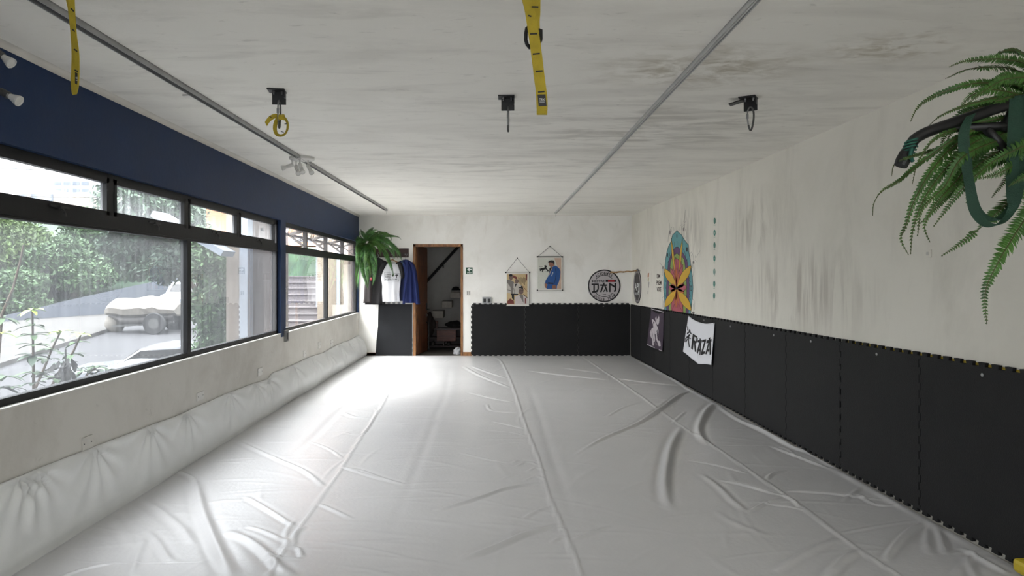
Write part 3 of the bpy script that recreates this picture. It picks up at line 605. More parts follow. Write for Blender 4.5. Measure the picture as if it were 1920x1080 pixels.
rail('ceiling_track', pa, pb, .044, .03, 'long grey lighting track on the ceiling near the window wall', [0, .30, .385, .47, .62, .8, 1])
pa = onceil(1413, -2); pb = onceil(1042, 398); pa = pb+(pa-pb)*1.25
rail('ceiling_track', pa, pb, .034, .024, 'long pale lighting track on the ceiling above the stained patches', [0, .38, .55, .72, 1])
b = MB(); b.bar(onceil(343,177)-Vector((0,0,.006)), onceil(362,176)-Vector((0,0,.006)), .012, .012); o = b.build('cable_clip', M_wht); tag(o, 'short white plastic strip on the ceiling beside the window-side track', 'clip')

def bracket(px, py, label, ang, flip=1):
    c = onceil(px, py); R = Matrix.Translation(c) @ Matrix.Rotation(ang, 4, 'Z'); root = thing('ceiling_bracket', c, label, 'ceiling bracket', 'black anchor brackets on the ceiling')
    b = MB(); b.box((-.055, -.075, -.008), (.05, .03, 0), M=R); b.box((-.035, -.004, -.085), (.05, .004, 0), M=R); b.box((.042, -.05, -.05), (.05, .0, 0), M=R)
    b.build('angle_plate', M_blk, root, bevel=.002)
    for x in (-.02, .03):
        b = MB(); b.lathe(R @ Vector((x, -.03, -.008)), [(.009,0),(.009,-.008),(.005,-.009),(.005,-.02)], 6); b.build('bolt', M_steel, root)
    return root, c, R
def carabiner(c, R, label, ang, L=.15):
    M = R @ Matrix.Translation((.01, -.012, -.062)) @ Matrix.Rotation(ang, 4, 'Z'); root = thing('carabiner', M.translation, label, 'carabiner', 'steel carabiners below the ceiling brackets')
    P = []
    for k in range(33):
        a = 2*math.pi*k/32; ww = .022+.012*(-math.cos(a)); P.append(M @ Vector((math.sin(a)*(.020-.006*math.cos(a)*-1), 0, -L/2+math.cos(a)*L/2)))
    b = MB(); b.tube(P[:22], .0065, 8); b.build('hook_body', M_zinc, root, smooth=True)
    b = MB(); b.tube(P[21:], .005, 8); b.build('spring_gate', M_steel, root, smooth=True)
    b = MB(); b.lathe(P[25], [(.008,-.015),(.008,.015)], 10); b.build('collar', M_steel, root)
    return root, P
r1, c1, R1 = bracket(521, 171, 'black ceiling bracket that carries the yellow loop, nearest the windows', .12)
r2, c2, R2 = bracket(950, 183, 'black ceiling bracket in the middle of the row with an empty hook', -.03)
r3, c3, R3 = bracket(1405, 184, 'black ceiling bracket at the right of the row, plate bent', -.55)
b = MB(); b.box((-.125, -.05, -.012), (-.03, .01, -.005), M=R3 @ Matrix.Rotation(-.20, 4, 'Y')); b.build('bent_plate', M_blk, r3)
k1, P1 = carabiner(c1, R1, 'steel carabiner holding the knotted yellow strap', 1.35, .17)
k2, P2 = carabiner(c2, R2, 'empty steel carabiner seen edge-on under the middle bracket', 1.5, .16)
k3, P3 = carabiner(c3, R3, 'empty steel carabiner hanging open side to view under the right bracket', .55, .15)
def strap_marks(root, pts, side, at_, nrm, wd):
    for p, t in at_:
        b = MB(); sd = Vector(side).normalized(); b.bar(p-sd*wd*.4+nrm*.0035, p+sd*wd*.4+nrm*.0035, .0045, .002, up=nrm); b.build('black_stitching', M_ink, root)
# knotted loop on the left bracket
root = thing('strap_loop', c1+Vector((0,0,-.35)), 'short yellow webbing loop knotted on the carabiner at the left bracket', 'strap')
zY = c1.y-.02; Z7 = lambda x, y: at(440+x*300/1012, 100+y*320/1080, zY)
loop = [Z7(*p) for p in ((300,395),(330,430),(335,470),(322,505),(298,520),(270,515),(256,490),(256,455),(268,420),(296,400))]
loop = [Vector(p) for p in smooth_poly([tuple(p) for p in loop], 5)]
b = MB(); b.ribbon(loop, [(p-sum(loop, Vector())/len(loop)).normalized()*.009+Vector((0, -.010, 0)) for p in loop], .003); b.build('loop', M_strap, root)
tail = [Vector(p) for p in smooth_poly([tuple(Z7(*p)) for p in ((285,400),(262,395),(235,405),(212,425),(198,448))], 5)]
b = MB(); b.ribbon(tail, [Vector((-.004, -.008, .011))]*len(tail), .003); b.build('tail', M_strap, root)
for (x, y, x2, y2) in ((322,452,338,450),(300,498,318,506),(226,402,240,412)):
    b = MB(); b.bar(Z7(x, y)+Vector((0,-.022,0)), Z7(x2, y2)+Vector((0,-.022,0)), .004, .004); b.build('black_stitching', M_ink, root)
b = MB(); c = Z7(295, 405)
for k in range(3): b.tube([c+Vector((.016*math.cos(a*.7+k*2), .016*math.sin(a*.7+k*2)*.8, .012*math.sin(a*.9+k))) for a in range(10)], .008, 8)
b.build('knot', M_strap, root, smooth=True)
# long straps close to the camera
def long_strap(Y, front, back_, tip, wd, label, twist, tagpx, marks, carb=None, rot=0):
    top = at(front[0][0], front[0][1], Y); root = thing('hanging_strap', (top.x, Y, ZC), label, 'strap', 'yellow straps hanging from the ceiling')
    sd = Vector((math.cos(rot), math.sin(rot), 0))*wd/2
    zt = ZC-.03
    fp = [at(x, y, Y) for x, y in front]; s0 = fp[0]; fp = [Vector((s0.x-.01*k/1, Y, s0.z+(zt-s0.z)*k/3)) for k in (3,2,1)]+fp
    fp = [Vector(p) for p in smooth_poly([tuple(p) for p in fp], 5)]; n = len(fp)
    b = MB(); b.ribbon(fp, [Matrix.Rotation(twist*max(0, 1-i/(n*.55)), 3, 'Z') @ sd for i in range(n)], .003); b.build('webbing', M_strap, root)
    bp = [at(x, y, Y+.035) for x, y in back_]; s0 = bp[0]; bp = [Vector((s0.x+.005*k, Y+.035, s0.z+(zt-s0.z)*k/3)) for k in (3,2,1)]+bp
    # the return strand folds under the tip
    t0, t1 = fp[-1], bp[-1]; arc = [t1*(1-k/6)+t0*(k/6)+Vector((0, 0, -.018*math.sin(math.pi*k/6))) for k in range(7)]
    bp = [Vector(p) for p in smooth_poly([tuple(p) for p in bp], 5)]+arc[1:]
    b = MB(); b.ribbon(bp, [sd*.97]*len(bp), .003); b.build('webbing', M_strap, root)
    nrm = Vector((0,-1,0))
    for (x0, y0, x1, y1) in marks:
        b = MB(); b.bar(at(x0, y0, Y-.004), at(x1, y1, Y-.004), .005, .002, up=nrm); b.build('black_stitching', M_ink, root)
    fl = Flat(lambda x, y, o: at(x, y, Y-.003-o), 0.001); fl.poly(tagpx, 0, 0); cx = sum(p[0] for p in tagpx)/4; cy = sum(p[1] for p in tagpx)/4
    ww = tagpx[1][0]-tagpx[0][0]; fl.text('TRX', cx, cy-1.5, 4.5 if ww > 12 else 3.8, 1, 1, wd=ww*.72); fl.rect(cx-ww*.32, cy+2.6, cx+ww*.32, cy+3.6, 1, 1)
    fl.build('label_patch', [M_bk, M_label], root)
    b = MB(); b.box((fp[0].x-.05, Y-.03, ZC-.012), (fp[0].x+.05, Y+.06, ZC)); b.tube([(fp[0].x-.03, Y+.015, ZC-.01), (fp[0].x-.03, Y+.015, ZC-.04), (fp[0].x+.03, Y+.015, ZC-.04), (fp[0].x+.03, Y+.015, ZC-.01)], .006); b.build('ceiling_anchor', M_blk, root)
    return root, fp
Z8 = lambda x, y: (900+x*200/831, y*260/1080)
zz = lambda L: [Z8(*p) for p in L]
s2, fp2 = long_strap(2.62, zz([(358,-20),(390,90),(415,240),(440,420),(462,600),(482,760),(484,860)]), zz([(432,-20),(430,100),(425,200),(440,420),(470,650),(482,850)]), None, .040, 'yellow stitched webbing strap hanging in the middle of the room, close to the lens', 1.1,
    zz([(448,737),(510,735),(519,825),(457,827)]), [Z8(390,264)+Z8(446,262), Z8(411,422)+Z8(466,416), Z8(433,557)+Z8(489,552), Z8(452,717)+Z8(503,713), Z8(375,120)+Z8(400,128), Z8(403,53)+Z8(455,55)])
b = MB(); Y2 = 2.645
for pts in ([(366,216),(358,260),(356,310),(366,345),(392,376)], [(455,232),(474,235),(474,300),(470,320)]):
    b.tube([at(*Z8(*p), Y2+.01) for p in pts], .007, 8)
b.tube([at(*Z8(*p), Y2+.012) for p in ((392,376),(430,370),(470,320))], .007, 8); b.tube([at(*Z8(*p), Y2+.03) for p in ((366,216),(410,205),(455,232))], .007, 8)
o = b.build('carabiner', M_blk, smooth=True); tag(o, 'black carabiner clipped round the middle yellow strap', 'carabiner')
Z1 = lambda x, y: (x*250/1038, y*260/1080); zz = lambda L: [Z1(*p) for p in L]
long_strap(2.62, zz([(552,-30),(560,60),(568,150),(580,280),(596,400),(600,520),(598,640),(590,705)]), zz([(528,-30),(545,60),(562,200),(575,400),(572,560),(568,620),(572,690)]), None, .026, 'yellow webbing strap hanging near the window wall at the left', .8,
    zz([(584,562),(617,576),(616,668),(583,650)]), [Z1(553,66)+Z1(576,90), Z1(563,228)+Z1(590,250), Z1(577,382)+Z1(606,404), Z1(582,545)+Z1(609,560)], rot=-.5)

# ---------------------------------------------------------------- spot lamps
def spot_head(root, hinge, aim, length=.07, col=M_wht, bulb=.026):
    hinge = Vector(hinge); aim = Vector(aim).normalized()
    b = MB(); b.tube([hinge+Vector((0,0,.05)), hinge+Vector((0,0,.01)), hinge], .007, 8); b.lathe(hinge, [(.017,-.01),(.019,0),(.019,length),(.017,length)], 16, aim); h = b.build('lamp_holder', col, root, smooth=False)
    b = MB(); b.lathe(hinge+aim*length, [(.012,0),(.016,.012),(bulb,.042),(bulb,.050),(bulb*.85,.051),(bulb*.8,.046)], 24, aim); b.build('bulb', M_wht, h, smooth=False)
c = onceil(566, 295); root = thing('ceiling_spotlight', c, 'white four-headed spot lamp on the ceiling near the far windows', 'ceiling lamp')
b = MB(); b.lathe(c, [(.12,0),(.12,-.022),(.11,-.028)], 28); b.build('ceiling_plate', M_wht, root)
for dx, dy, ax, az in ((-.08,-.05,-.9,-.4), (.0,-.07,.35,-.75), (.06,.0,.45,-.7), (-.07,.05,.3,-.6)):
    b = MB(); p = c+Vector((dx, dy, -.028)); b.tube([p, p+Vector((0,0,-.04))], .008, 8); b.build('lamp_stem', M_wht, root); spot_head(root, p+Vector((0,0,-.055)), (ax, -.45, az), .055)
w0 = Vector((XL+.02, 3.28, 2.50)); root = thing('wall_spotlight', (XL+.02, 3.28, 2.4), 'two-headed spot lamp with steel arms on the blue wall at far left', 'wall lamp')
b = MB(); b.box((XL+.002, 3.1, 2.36), (XL+.03, 3.24, 2.56)); b.build('wall_plate', M_zinc, root)
for (px, py, ax, bp) in ((1, 100, (.55,.0,-.45), 2.52), (11, 177, (.6,.0,-.32), 2.40)):
    h = at(px-10, py-6, 3.36); b = MB(); b.tube([(XL+.03, 3.18, bp), (h.x-.02, 3.30, h.z+.01), h], .009, 8); b.build('lamp_arm', M_zinc, root); 
    aim = Vector(ax).normalized(); b = MB(); b.lathe(h, [(.016,-.005),(.018,0),(.018,.045),(.015,.05)], 16, aim); hh = b.build('lamp_holder', M_zinc, root)
    b = MB(); b.lathe(h+aim*.05, [(.013,0),(.016,.012),(.026,.045),(.026,.052),(.022,.053),(.020,.047)], 24, aim); b.build('bulb', M_wht, hh)

# ---------------------------------------------------------------- electrical plates
def plate(f, x0, y0, x1, y1, label, cat, parts=(), mt=M_wht, name='cover_plate', group=None, th=.007):
    p, q = f(x0, y0), f(x1, y1); P = [f(x0,y0), f(x1,y0), f(x1,y1), f(x0,y1)]
    # upright rectangle of real size
    z0, z1 = (P[2].z+P[3].z)/2, (P[0].z+P[1].z)/2; n_ = f(x0, y0, 1)-f(x0, y0, 0)
    n_ = {onleft: Vector((1,0,0)), onright: Vector((-1,0,0)), onback: Vector((0,-1,0))}[f]
    A = Vector((P[0].x, P[0].y, z1)); B_ = Vector((P[1].x, P[1].y, z1)); u = B_-A; g = lambda a, c_, d: A+u*a+Vector((0,0,-(z1-z0)*c_))+n_*d
    root = thing(name, (A+B_)/2-Vector((0,0,z1-z0)), label, cat, group)
    b = MB(); b.prism([(0,0),(1,0),(1,1),(0,1)], g, .001, th); b.build('plate', mt, root, bevel=.0015)
    for (a0, c0, a1, c1, m_, nm) in parts:
        b = MB(); b.prism([(a0,c0),(a1,c0),(a1,c1),(a0,c1)], g, th-.001, th+.002); b.build(nm, m_, root)
    return root
scw = [(.12,.46,.18,.54,M_zinc,'screw'), (.82,.46,.88,.54,M_zinc,'screw')]
for i, (a, lb) in enumerate([((153,818,172,843), 'blank white socket cover under the big window, nearest and largest'), ((368,735,381,750), 'white blank cover under the big window, second from the left'),
    ((483,690,491,704), 'white blank cover on the low wall just before the blue post'), ((568,657,572,669), 'small white cover on the low wall under the far window, leftmost there'),
    ((596,641,601,653), 'small white cover under the far window, middle one there'), ((619,637,624,649), 'small white cover under the far window, rightmost there')]):
    plate(onleft, *a, lb, 'socket cover', scw, M_wht if i else M_left, group='blank covers on the low wall')
plate(onleft, 532, 619, 537, 640, 'grey metal latch box at the foot of the blue post', 'latch box', [(.3,.25,.7,.8,M_bk,'slot')], M_steel, 'latch_box', th=.03)
plate(onright, 1735, 468, 1747, 483, 'small white switch plate high on the right wall, left of the fern', 'switch', [(.35,.3,.65,.7,M_left,'button')], M_right, 'wall_switch')
for x0, lb in ((904.5, 'grey switch with black rocker on top of the back mats, left of the pair'), (912.8, 'grey switch with black rocker on top of the back mats, right of the pair')):
    plate(onback, x0, 557, x0+8.5, 569, lb, 'switch', [(.22,.25,.78,.85,M_bk,'rocker')], M_steel, 'wall_switch', 'pair of switches above the mats', th=.035)
plate(onback, 875, 545, 882, 553.5, 'white double socket on the back wall under the exit sign', 'socket', [(.15,.2,.3,.4,M_bk,'hole'),(.7,.2,.85,.4,M_bk,'hole'),(.15,.6,.3,.8,M_bk,'hole'),(.7,.6,.85,.8,M_bk,'hole')], M_wht, 'wall_socket')

# ---------------------------------------------------------------- exit sign
root = thing('exit_sign', onback(880, 513), 'small green exit sign with white arrow beside the doorway', 'sign')
b = MB(); p, q = onback(873.5, 501.5), onback(886, 513.8); b.box((p.x, YB-.006, q.z), (q.x, YB-.001, p.z)); b.build('sign_board', mat('sign_green', (20,74,50), .4), root)
fl = Flat(onback, .0065); m_ = [ink('white', (225,228,225))]
fl.rect(879, 504.3, 884.3, 506.6, 0); fl.poly([(875.6,505.5),(880,502.3),(881.4,502.3),(879,505.5),(881.4,508.6),(880,508.6)], 0); fl.text('SAÍDA', 880, 511.4, 2.0, 0, 1, wd=8.5)
fl.build('arrow_and_lettering', m_, root)

# ---------------------------------------------------------------- hanging posters
def poster(cx, apex, top, bot, x0, x1, draw, mats, label, capw):
    root = thing('hanging_poster', onback(cx, bot), label, 'poster', 'posters hanging on the back wall')
    b = MB(); p, q = onback(x0, top), onback(x1, bot); b.box((p.x, YB-.034, q.z), (q.x, YB-.032, p.z)); b.build('paper', M_paper, root)
    for y, nm in ((top, 'top_rod'), (bot, 'bottom_rod')):
        b = MB(); b.tube([onback(x0-capw, y, .034), onback(x1+capw, y, .034)], .009, 10); rod = b.build(nm, M_wht if cx < 1000 or y == bot else M_zinc, root)
        if True:
            b = MB()
            for x in (x0-capw, x1+capw): b.lathe(onback(x, y, .034), [(.013,-.012),(.013,.012)], 10, (1,0,0))
            b.build('rod_knob', M_bk, rod)
    b = MB(); b.tube([onback(x0-capw+.5, top, .03), onback(cx, apex, .012)], .0035, 6); b.tube([onback(x1+capw-.5, top, .03), onback(cx, apex, .012)], .0035, 6); b.build('cord', M_zinc, root)
    b = MB(); b.lathe(onback(cx, apex, 0), [(.006,0),(.006,.014),(.010,.016)], 10, (0,-1,0)); b.build('nail', M_bk, root)
    fl = Flat(onback, .0348, .0004); draw(fl); fl.build('print', mats, root)
k = 130/1123; Q = lambda x, y: (935+x*k, 455+y*k); QL = lambda L: [Q(*p) for p in L]
def d1(fl):
    fl.poly(QL([(132,510),(465,510),(465,1000),(132,1000)]), 0, 1)
    fl.poly(QL([(240,525),(300,560),(296,600),(225,560)]), 4, 2); fl.poly(QL([(440,512),(463,512),(460,612),(438,610)]), 4, 2)
    for j in range(9): fl.line(QL([(320+j*14,560+j%3*8),(322+j*14,640+j%4*16)]), .7, 5, 2)
    # standing figure at the left: head, jacket
    fl.poly(QL([(132,600),(200,605),(250,640),(240,720),(235,830),(140,815),(132,700)]), 1, 3); fl.poly(QL([(134,640),(190,720),(200,770),(140,760)]), 2, 4)
    fl.ell(*Q(200,560), 3.7, 5.2, 3, 4); fl.ell(*Q(196,528), 3.4, 2.4, 5, 5); fl.poly(QL([(135,765),(200,790),(196,825),(135,815)]), 2, 5)
    # second figure
    fl.poly(QL([(240,660),(320,660),(380,700),(400,790),(300,830),(235,830)]), 2, 5); fl.poly(QL([(262,670),(300,668),(270,720)]), 5, 6); fl.ell(*Q(290,625), 3.4, 4.4, 3, 6); fl.line(QL([(245,740),(260,800),(250,830)]), 1, 1, 6)
    fl.poly(QL([(360,690),(392,715),(404,775),(370,770)]), 5, 6); fl.line(QL([(205,835),(310,838)]), 2.2, 5, 7); fl.poly(QL([(210,840),(250,840),(250,935),(215,900)]), 5, 6)
    # seated bust in front
    fl.poly(QL([(262,880),(330,840),(400,850),(465,900),(465,1000),(258,1000)]), 6, 7); fl.ell(*Q(362,790), 4.6, 5.6, 3, 8); fl.ell(*Q(358,740), 4.4, 2.6, 5, 9, a0=180, a1=360); fl.line(QL([(330,780),(395,776)]), .8, 5, 10); fl.poly(QL([(330,842),(395,845),(400,900),(405,980)]), 1, 8)
    fl.line(QL([(390,705),(463,790)]), .9, 4, 9); fl.line(QL([(400,840),(463,890)]), 1.2, 5, 9); fl.poly(QL([(140,950),(185,905),(245,940),(250,992),(140,992)]), 4, 7); fl.rect(*Q(424,900), *Q(442,985), 4, 9)
    for j in range(5): fl.line(QL([(452+j%2*8,740+j*30),(458-j%2*8,760+j*30)]), .9, 0, 9)
poster(970, 484, 511, 573, 950, 991.5, d1, [ink('ochre',(196,172,130)), ink('gi_grey',(118,112,108)), ink('gi_light',(186,180,172)), ink('skin_grey',(112,92,84)), ink('maroon',(112,50,44)), M_ink, ink('gi_pale',(196,186,184))],
       'hanging poster with three figures in pale jackets on ochre ground, lower of the two', 1.6)
def d2(fl):
    fl.poly(QL([(632,250),(1012,250),(1012,752),(632,752)]), 0, 1); fl.poly(QL([(900,250),(1012,250),(1012,752),(940,752),(990,500)]), 1, 2)
    # running dog-like emblem and small text
    fl.poly(QL([(655,425),(700,410),(745,400),(735,372),(765,365),(782,385),(770,410),(800,440),(818,462),(790,465),(765,430),(730,440),(712,480),(700,470),(705,440),(680,462),(665,462),(672,440)]), 2, 3)
    fl.text('RAZA', *Q(682,390), 1.5, 2, 3, wd=7); fl.text('JIU JITSU', *Q(775,470), 1.1, 2, 3, wd=7)
    # person in blue jacket, side view, head bowed
    fl.poly(QL([(905,370),(940,380),(985,420),(1002,470),(995,560),(975,640),(945,700),(940,750),(775,750),(790,680),(750,655),(760,610),(805,540),(820,460),(850,410)]), 3, 4)
    fl.poly(QL([(745,655),(785,670),(778,740),(760,735),(743,700)]), 4, 5); fl.poly(QL([(870,690),(905,680),(930,700),(925,745),(870,748)]), 4, 6)
    fl.poly(QL([(808,320),(850,300),(890,320),(900,370),(850,405),(835,390),(820,375)]), 4, 5); fl.poly(QL([(800,325),(810,300),(845,285),(890,288),(905,310),(905,365),(890,350),(880,330),(840,315)]), 2, 6)
    fl.poly(QL([(820,420),(835,400),(862,400),(850,440),(822,480)]), 2, 5); fl.line(QL([(868,410),(840,460),(820,520)]), 1.1, 1, 6); fl.line(QL([(920,420),(930,500),(918,600),(900,660)]), .8, 5, 6); fl.poly(QL([(800,640),(890,650),(885,672),(800,668)]), 5, 6)
    fl.text('RAZA', *Q(868,510), 1.8, 6, 7, wd=8, rot=-1.2)
poster(1031, 462, 481.5, 544, 1008.5, 1053.5, d2, [ink('pale',(205,206,196)), ink('peach',(196,168,148)), M_ink, ink('blue',(30,78,140)), ink('skin',(140,96,80)), ink('navy',(28,34,62)), ink('white', (225,228,225))],
       'hanging poster of a person in a blue jacket looking down, upper of the two', .9)

# ---------------------------------------------------------------- round signs and bamboo pole
root = thing('round_sign', onback(1133, 568), 'round white sign reading DAN on the back wall above the mats', 'sign')
k3_ = 130/1652; S = lambda x, y: (1090+x*k3_, 495+y*k3_); cS = S(546, 520); rS = 388*k3_
fl = MB(); c = onback(*cS, 0); fl.lathe(c, [(rS*YB/F, 0), (rS*YB/F, .006), (rS*YB/F-.002, .008)], 72, (0,-1,0)); fl.build('board', M_ink, root)
m_white = ink('board_lilac', (190,184,186)); m_red = ink('red', (158,34,44))
fl = Flat(onback, .0085); fl.ell(*cS, rS*.925, rS*.925, 0, 0, n=72); fl.poly([S(155,640),S(190,660),S(225,735),S(195,720)], 0, 1)
fl.arctext('ACADEMIA', *cS, 300*k3_, 5.6, -128, -55, 1, 2, cw=.62); fl.arctext('COHAB TEAM', *cS, 320*k3_, 5.2, 132, 43, 1, 2, flip=True, cw=.62)
fl.arc(*cS, 258*k3_, 258*k3_, 1.1, -142, -42, 1, 2); fl.arc(*cS, 268*k3_, 268*k3_, 1.1, 142, 40, 1, 2)
fl.text('MESTRE', *S(405,408), 4.4, 1, 2, wd=305*k3_); fl.rect(*S(580,372), *S(826,430), 1, 2); fl.rect(*S(636,374), *S(790,428), 2, 3); fl.text('- 1998 -', *S(546,725), 1.8, 1, 2, wd=140*k3_)
SL = lambda L: [S(*p) for p in L]
# D A N in brush-cut capitals
for P in ([(243,465),(415,465),(415,500),(243,500)], [(285,490),(322,490),(322,650),(285,650)], [(385,490),(418,490),(418,600),(385,600)], [(385,598),(418,598),(385,668),(320,685),(248,685),(262,648),(340,642)],
          [(448,487),(618,487),(618,522),(448,522)], [(500,515),(540,515),(482,670),(442,670)], [(545,515),(582,515),(635,655),(598,670)], [(520,655),(555,600),(572,625),(535,672)], [(515,455),(560,455),(552,490),(522,490)],
          [(660,450),(697,450),(697,668),(660,668)], [(690,470),(720,470),(832,545),(832,585),(690,505)], [(790,450),(832,450),(832,620),(820,655),(775,665),(775,630),(795,615)]):
    fl.poly(SL(P), 1, 3)
fl.build('print', [m_white, M_ink, m_red], root)
root = thing('round_sign', onright(1196, 569), 'round dark sign on the right wall in the corner, seen nearly edge-on', 'sign')
yc = (onright(1188,0).y+onright(1203.5,0).y)/2; zc = onback(0,537).z*1.0; zc = H-(536.5-CY)*yc/F; R_ = 32.3*yc/F
ff = lambda x, y, o: Vector((XR-o, yc-x*R_, zc-y*R_))
b = MB(); b.lathe((XR, yc, zc), [(R_,0),(R_,.008)], 64, (-1,0,0)); b.build('board', M_ink, root)
fl = Flat(ff, .0085); fl.ell(0,0,.95,.95,0,0,n=60); fl.ell(0,0,.78,.78,1,1,n=60); fl.rect(-.95,-.2,.95,.26,0,1); fl.poly([(-.72,-.2),(.72,-.2),(.72,.24),(-.72,.24)],1,2); fl.text('APJJ',0,.02,.42,2,3,wd=1.35); fl.rect(-.6,.32,.6,.55,1,2); fl.text('JIU JITSU',0,.435,.13,2,3,wd=1.0)
fl.poly([(-.42,.62),(.42,.62),(.3,.78),(0,.85),(-.3,.78)],1,2); fl.rect(-.12,-.85,.12,-.25,3,3); fl.arc(0,0,.9,.9,.03,60,120,1,2); fl.ell(0,-.62,.09,.12,1,4); fl.ell(0,-.36,.09,.1,1,4)
fl.build('print', [ink('ring_grey',(150,144,144)), ink('disc_dark',(52,46,46)), ink('white',(225,228,225)), ink('mid_grey',(110,104,104))], root)
p0, p1 = onback(1145, 511, .09), Vector((XR-.06, onright(1197,0).y-.15, H-(508-CY)*(onright(1197,0).y-.15)/F))
b = MB(); n = 24; b.tube([p0+(p1-p0)*i/n+Vector((0,0,.004*math.sin(i*.9))) for i in range(n+1)], [.016-.005*i/n+(.0025 if i % 6 == 0 else 0) for i in range(n+1)], 10)
o = b.build('bamboo_pole', M_bamboo, smooth=True); tag(o, 'bamboo pole laid across the corner over both round signs', 'pole')
b = MB(); b.tube([p0+Vector((0,.0,0)), onback(1146, 511, 0)], .005, 6); b.tube([p1, (XR, p1.y, p1.z)], .005, 6); b.build('wall_peg', M_zinc, o)

# ---------------------------------------------------------------- painted flower mural, lettering and row of green marks
k = 120/617; G = lambda x, y: (1225+x*k, 385+y*k); GL = lambda L: [G(*p) for p in L]
root = thing('wall_mural', onright(1270, 580), 'large painted flower on the right wall in teal, purple, yellow and pink', 'mural')
def sp(L, n=6): return [tuple(p) for p in smooth_poly([tuple(p) for p in L], n)]
def petal(fl, a, tip, c, wd, mi, L, out=1.1):
    """leaf-shaped petal from a to tip, bulge wd, in zoom pixels"""
    a = np.array(a, float); t = np.array(tip, float); d = t-a; nn = np.array([-d[1], d[0]])/np.hypot(*d)*wd; m1 = a+d*c
    Lp = [tuple(a), tuple(a+d*c*.5+nn*.72), tuple(m1+nn), tuple(a+d*(c+(1-c)*.6)+nn*.62), tuple(t), tuple(a+d*(c+(1-c)*.6)-nn*.62), tuple(m1-nn), tuple(a+d*c*.5-nn*.72)]
    P = sp(Lp+[Lp[0]], 4); fl.poly(GL(P), mi, L); fl.line(GL(P), .42*out, 5, L+1, closed=True)
fl = Flat(onright, .0015, .0003)
body = [(228,240),(245,262),(272,285),(290,318),(312,350),(338,382),(340,440),(355,520),(362,590),(376,680),(382,800),(376,900),(360,1025),(358,1050),(105,1010),(112,960),(98,800),(100,690),(112,600),(118,520),(132,440),(150,385),(170,350),(185,285),(210,262)]
fl.poly(GL(body), 0, 1); fl.line(GL(body), .7, 5, 2, closed=True)
def arch(o_, top, l, r_, mi, L):
    P = [(l, 1018), (l-2, 800), (l+8, 640), (l+25, 520), (o_-30, top+25), (o_, top), (o_+30, top+25), (r_-25, 520), (r_-8, 640), (r_+2, 800), (r_-6, 1045)]
    P = sp(P, 4); fl.poly(GL(P), mi, L); fl.line(GL(P), .5, 5, L+1)
arch(228, 400, 128, 345, 1, 3); arch(226, 465, 148, 320, 2, 5); arch(224, 512, 175, 290, 3, 7)
for tip, wd, mi in (((165,600),18,3),((285,570),18,3),((175,1010),18,3),((285,1030),18,3),((215,500),12,3)): petal(fl, (224,800), tip, .55, wd, mi, 9)
for x0, dx in ((172, 1), (280, -1)):
    P = sp([(x0, 318), (x0+dx*2, 420), (x0+dx*14, 540), (x0+dx*36, 650), (x0+dx*32, 560), (x0+dx*22, 440), (x0, 318)], 4); fl.poly(GL(P), 4, 11); fl.line(GL(P), .5, 5, 12)
for tip, wd, c in (((108,612),32,.62),((362,580),34,.6),((112,980),32,.62),((362,1015),36,.6)): petal(fl, (224,800), tip, c, wd, 4, 13)
for a in range(0, 360, 20):
    ra = math.radians(a); rx, ry = (52, 190); 
    if 60 < a % 180 < 120: petal(fl, (224,800), (224+rx*.8*math.cos(ra), 800+ry*math.sin(ra)), .6, 9, [3,6][a//20 % 2], 15, .35)
for tip in ((222,600),(205,640),(245,640),(222,985),(204,960),(244,965)): petal(fl, (224,800), tip, .55, 9, 6, 17, .35)
for tip, wd, mi in (((148,790),38,3),((318,790),38,3),((160,770),14,6),((300,762),14,6),((165,835),14,6),((296,845),14,6)): petal(fl, (224,800), tip, .55, wd, mi, 19, .6)
fl.ell(*G(224,797), 2.2, 3.2, 5, 21)
for cx, cy, s_ in ((205,350,-1),(245,350,1)): fl.line(GL(sp([(cx,cy),(cx+s_*-2,400),(222,405)])), .55, 5, 3)
fl.line(GL([(228,345),(228,395)]), .5, 5, 3); fl.ell(*G(227,295), .7, 4, 5, 3); fl.ell(*G(324,425), 1.4, 4.5, 5, 3); fl.ell(*G(137,478), 1.0, 4, 5, 3)
for L in ([(290,420),(310,480),(300,500)],[(300,500),(325,530),(335,510)],[(150,440),(158,480),(145,500)],[(135,560),(150,530)],[(350,690),(345,720),(358,740)],[(342,740),(352,780)],[(345,850),(360,880)],[(350,880),(357,910)],[(115,700),(122,740)],[(112,760),(120,800)],[(112,850),(122,880)]):
    fl.line(GL(sp(L, 4)), 1.0, 7, 3)
fl.ell(*G(363,800), 1.4, 5.5, 5, 3); fl.ell(*G(363,800), .8, 3.6, 0, 4)
# thin insect-like line drawings round the edge
for L in ([(312,42),(300,130),(296,160)],[(288,148),(300,165),(312,155)],[(255,245),(258,200),(280,188),(300,205),(305,250)],[(268,240),(272,208),(285,202)],[(280,250),(285,215)],[(300,180),(296,250)],[(310,230),(318,270),(310,320)],
          [(148,142),(158,200),(160,250)],[(200,245),(195,215),(180,210),(165,235),(150,260),(142,350)],[(178,255),(172,230)],[(150,300),(160,270)],[(165,240),(165,300)],
          [(452,436),(412,505)],[(400,525),(418,548)],[(403,485),(406,510)],[(355,465),(370,452),(385,500),(390,540)],[(362,490),(375,480)],[(385,560),(392,620),(380,690)],[(375,540),(378,600)],
          [(58,552),(90,590)],[(100,520),(112,515)],[(100,545),(108,600)],[(95,610),(98,690)],[(85,600),(90,680)],[(88,985),(85,900),(98,880)],[(96,985),(95,920)],[(378,900),(395,930),(398,1010)],[(385,950),(388,1020)],[(410,1050),(425,1040)]):
    fl.line(GL(sp(L, 4)), .28, 5, 2)
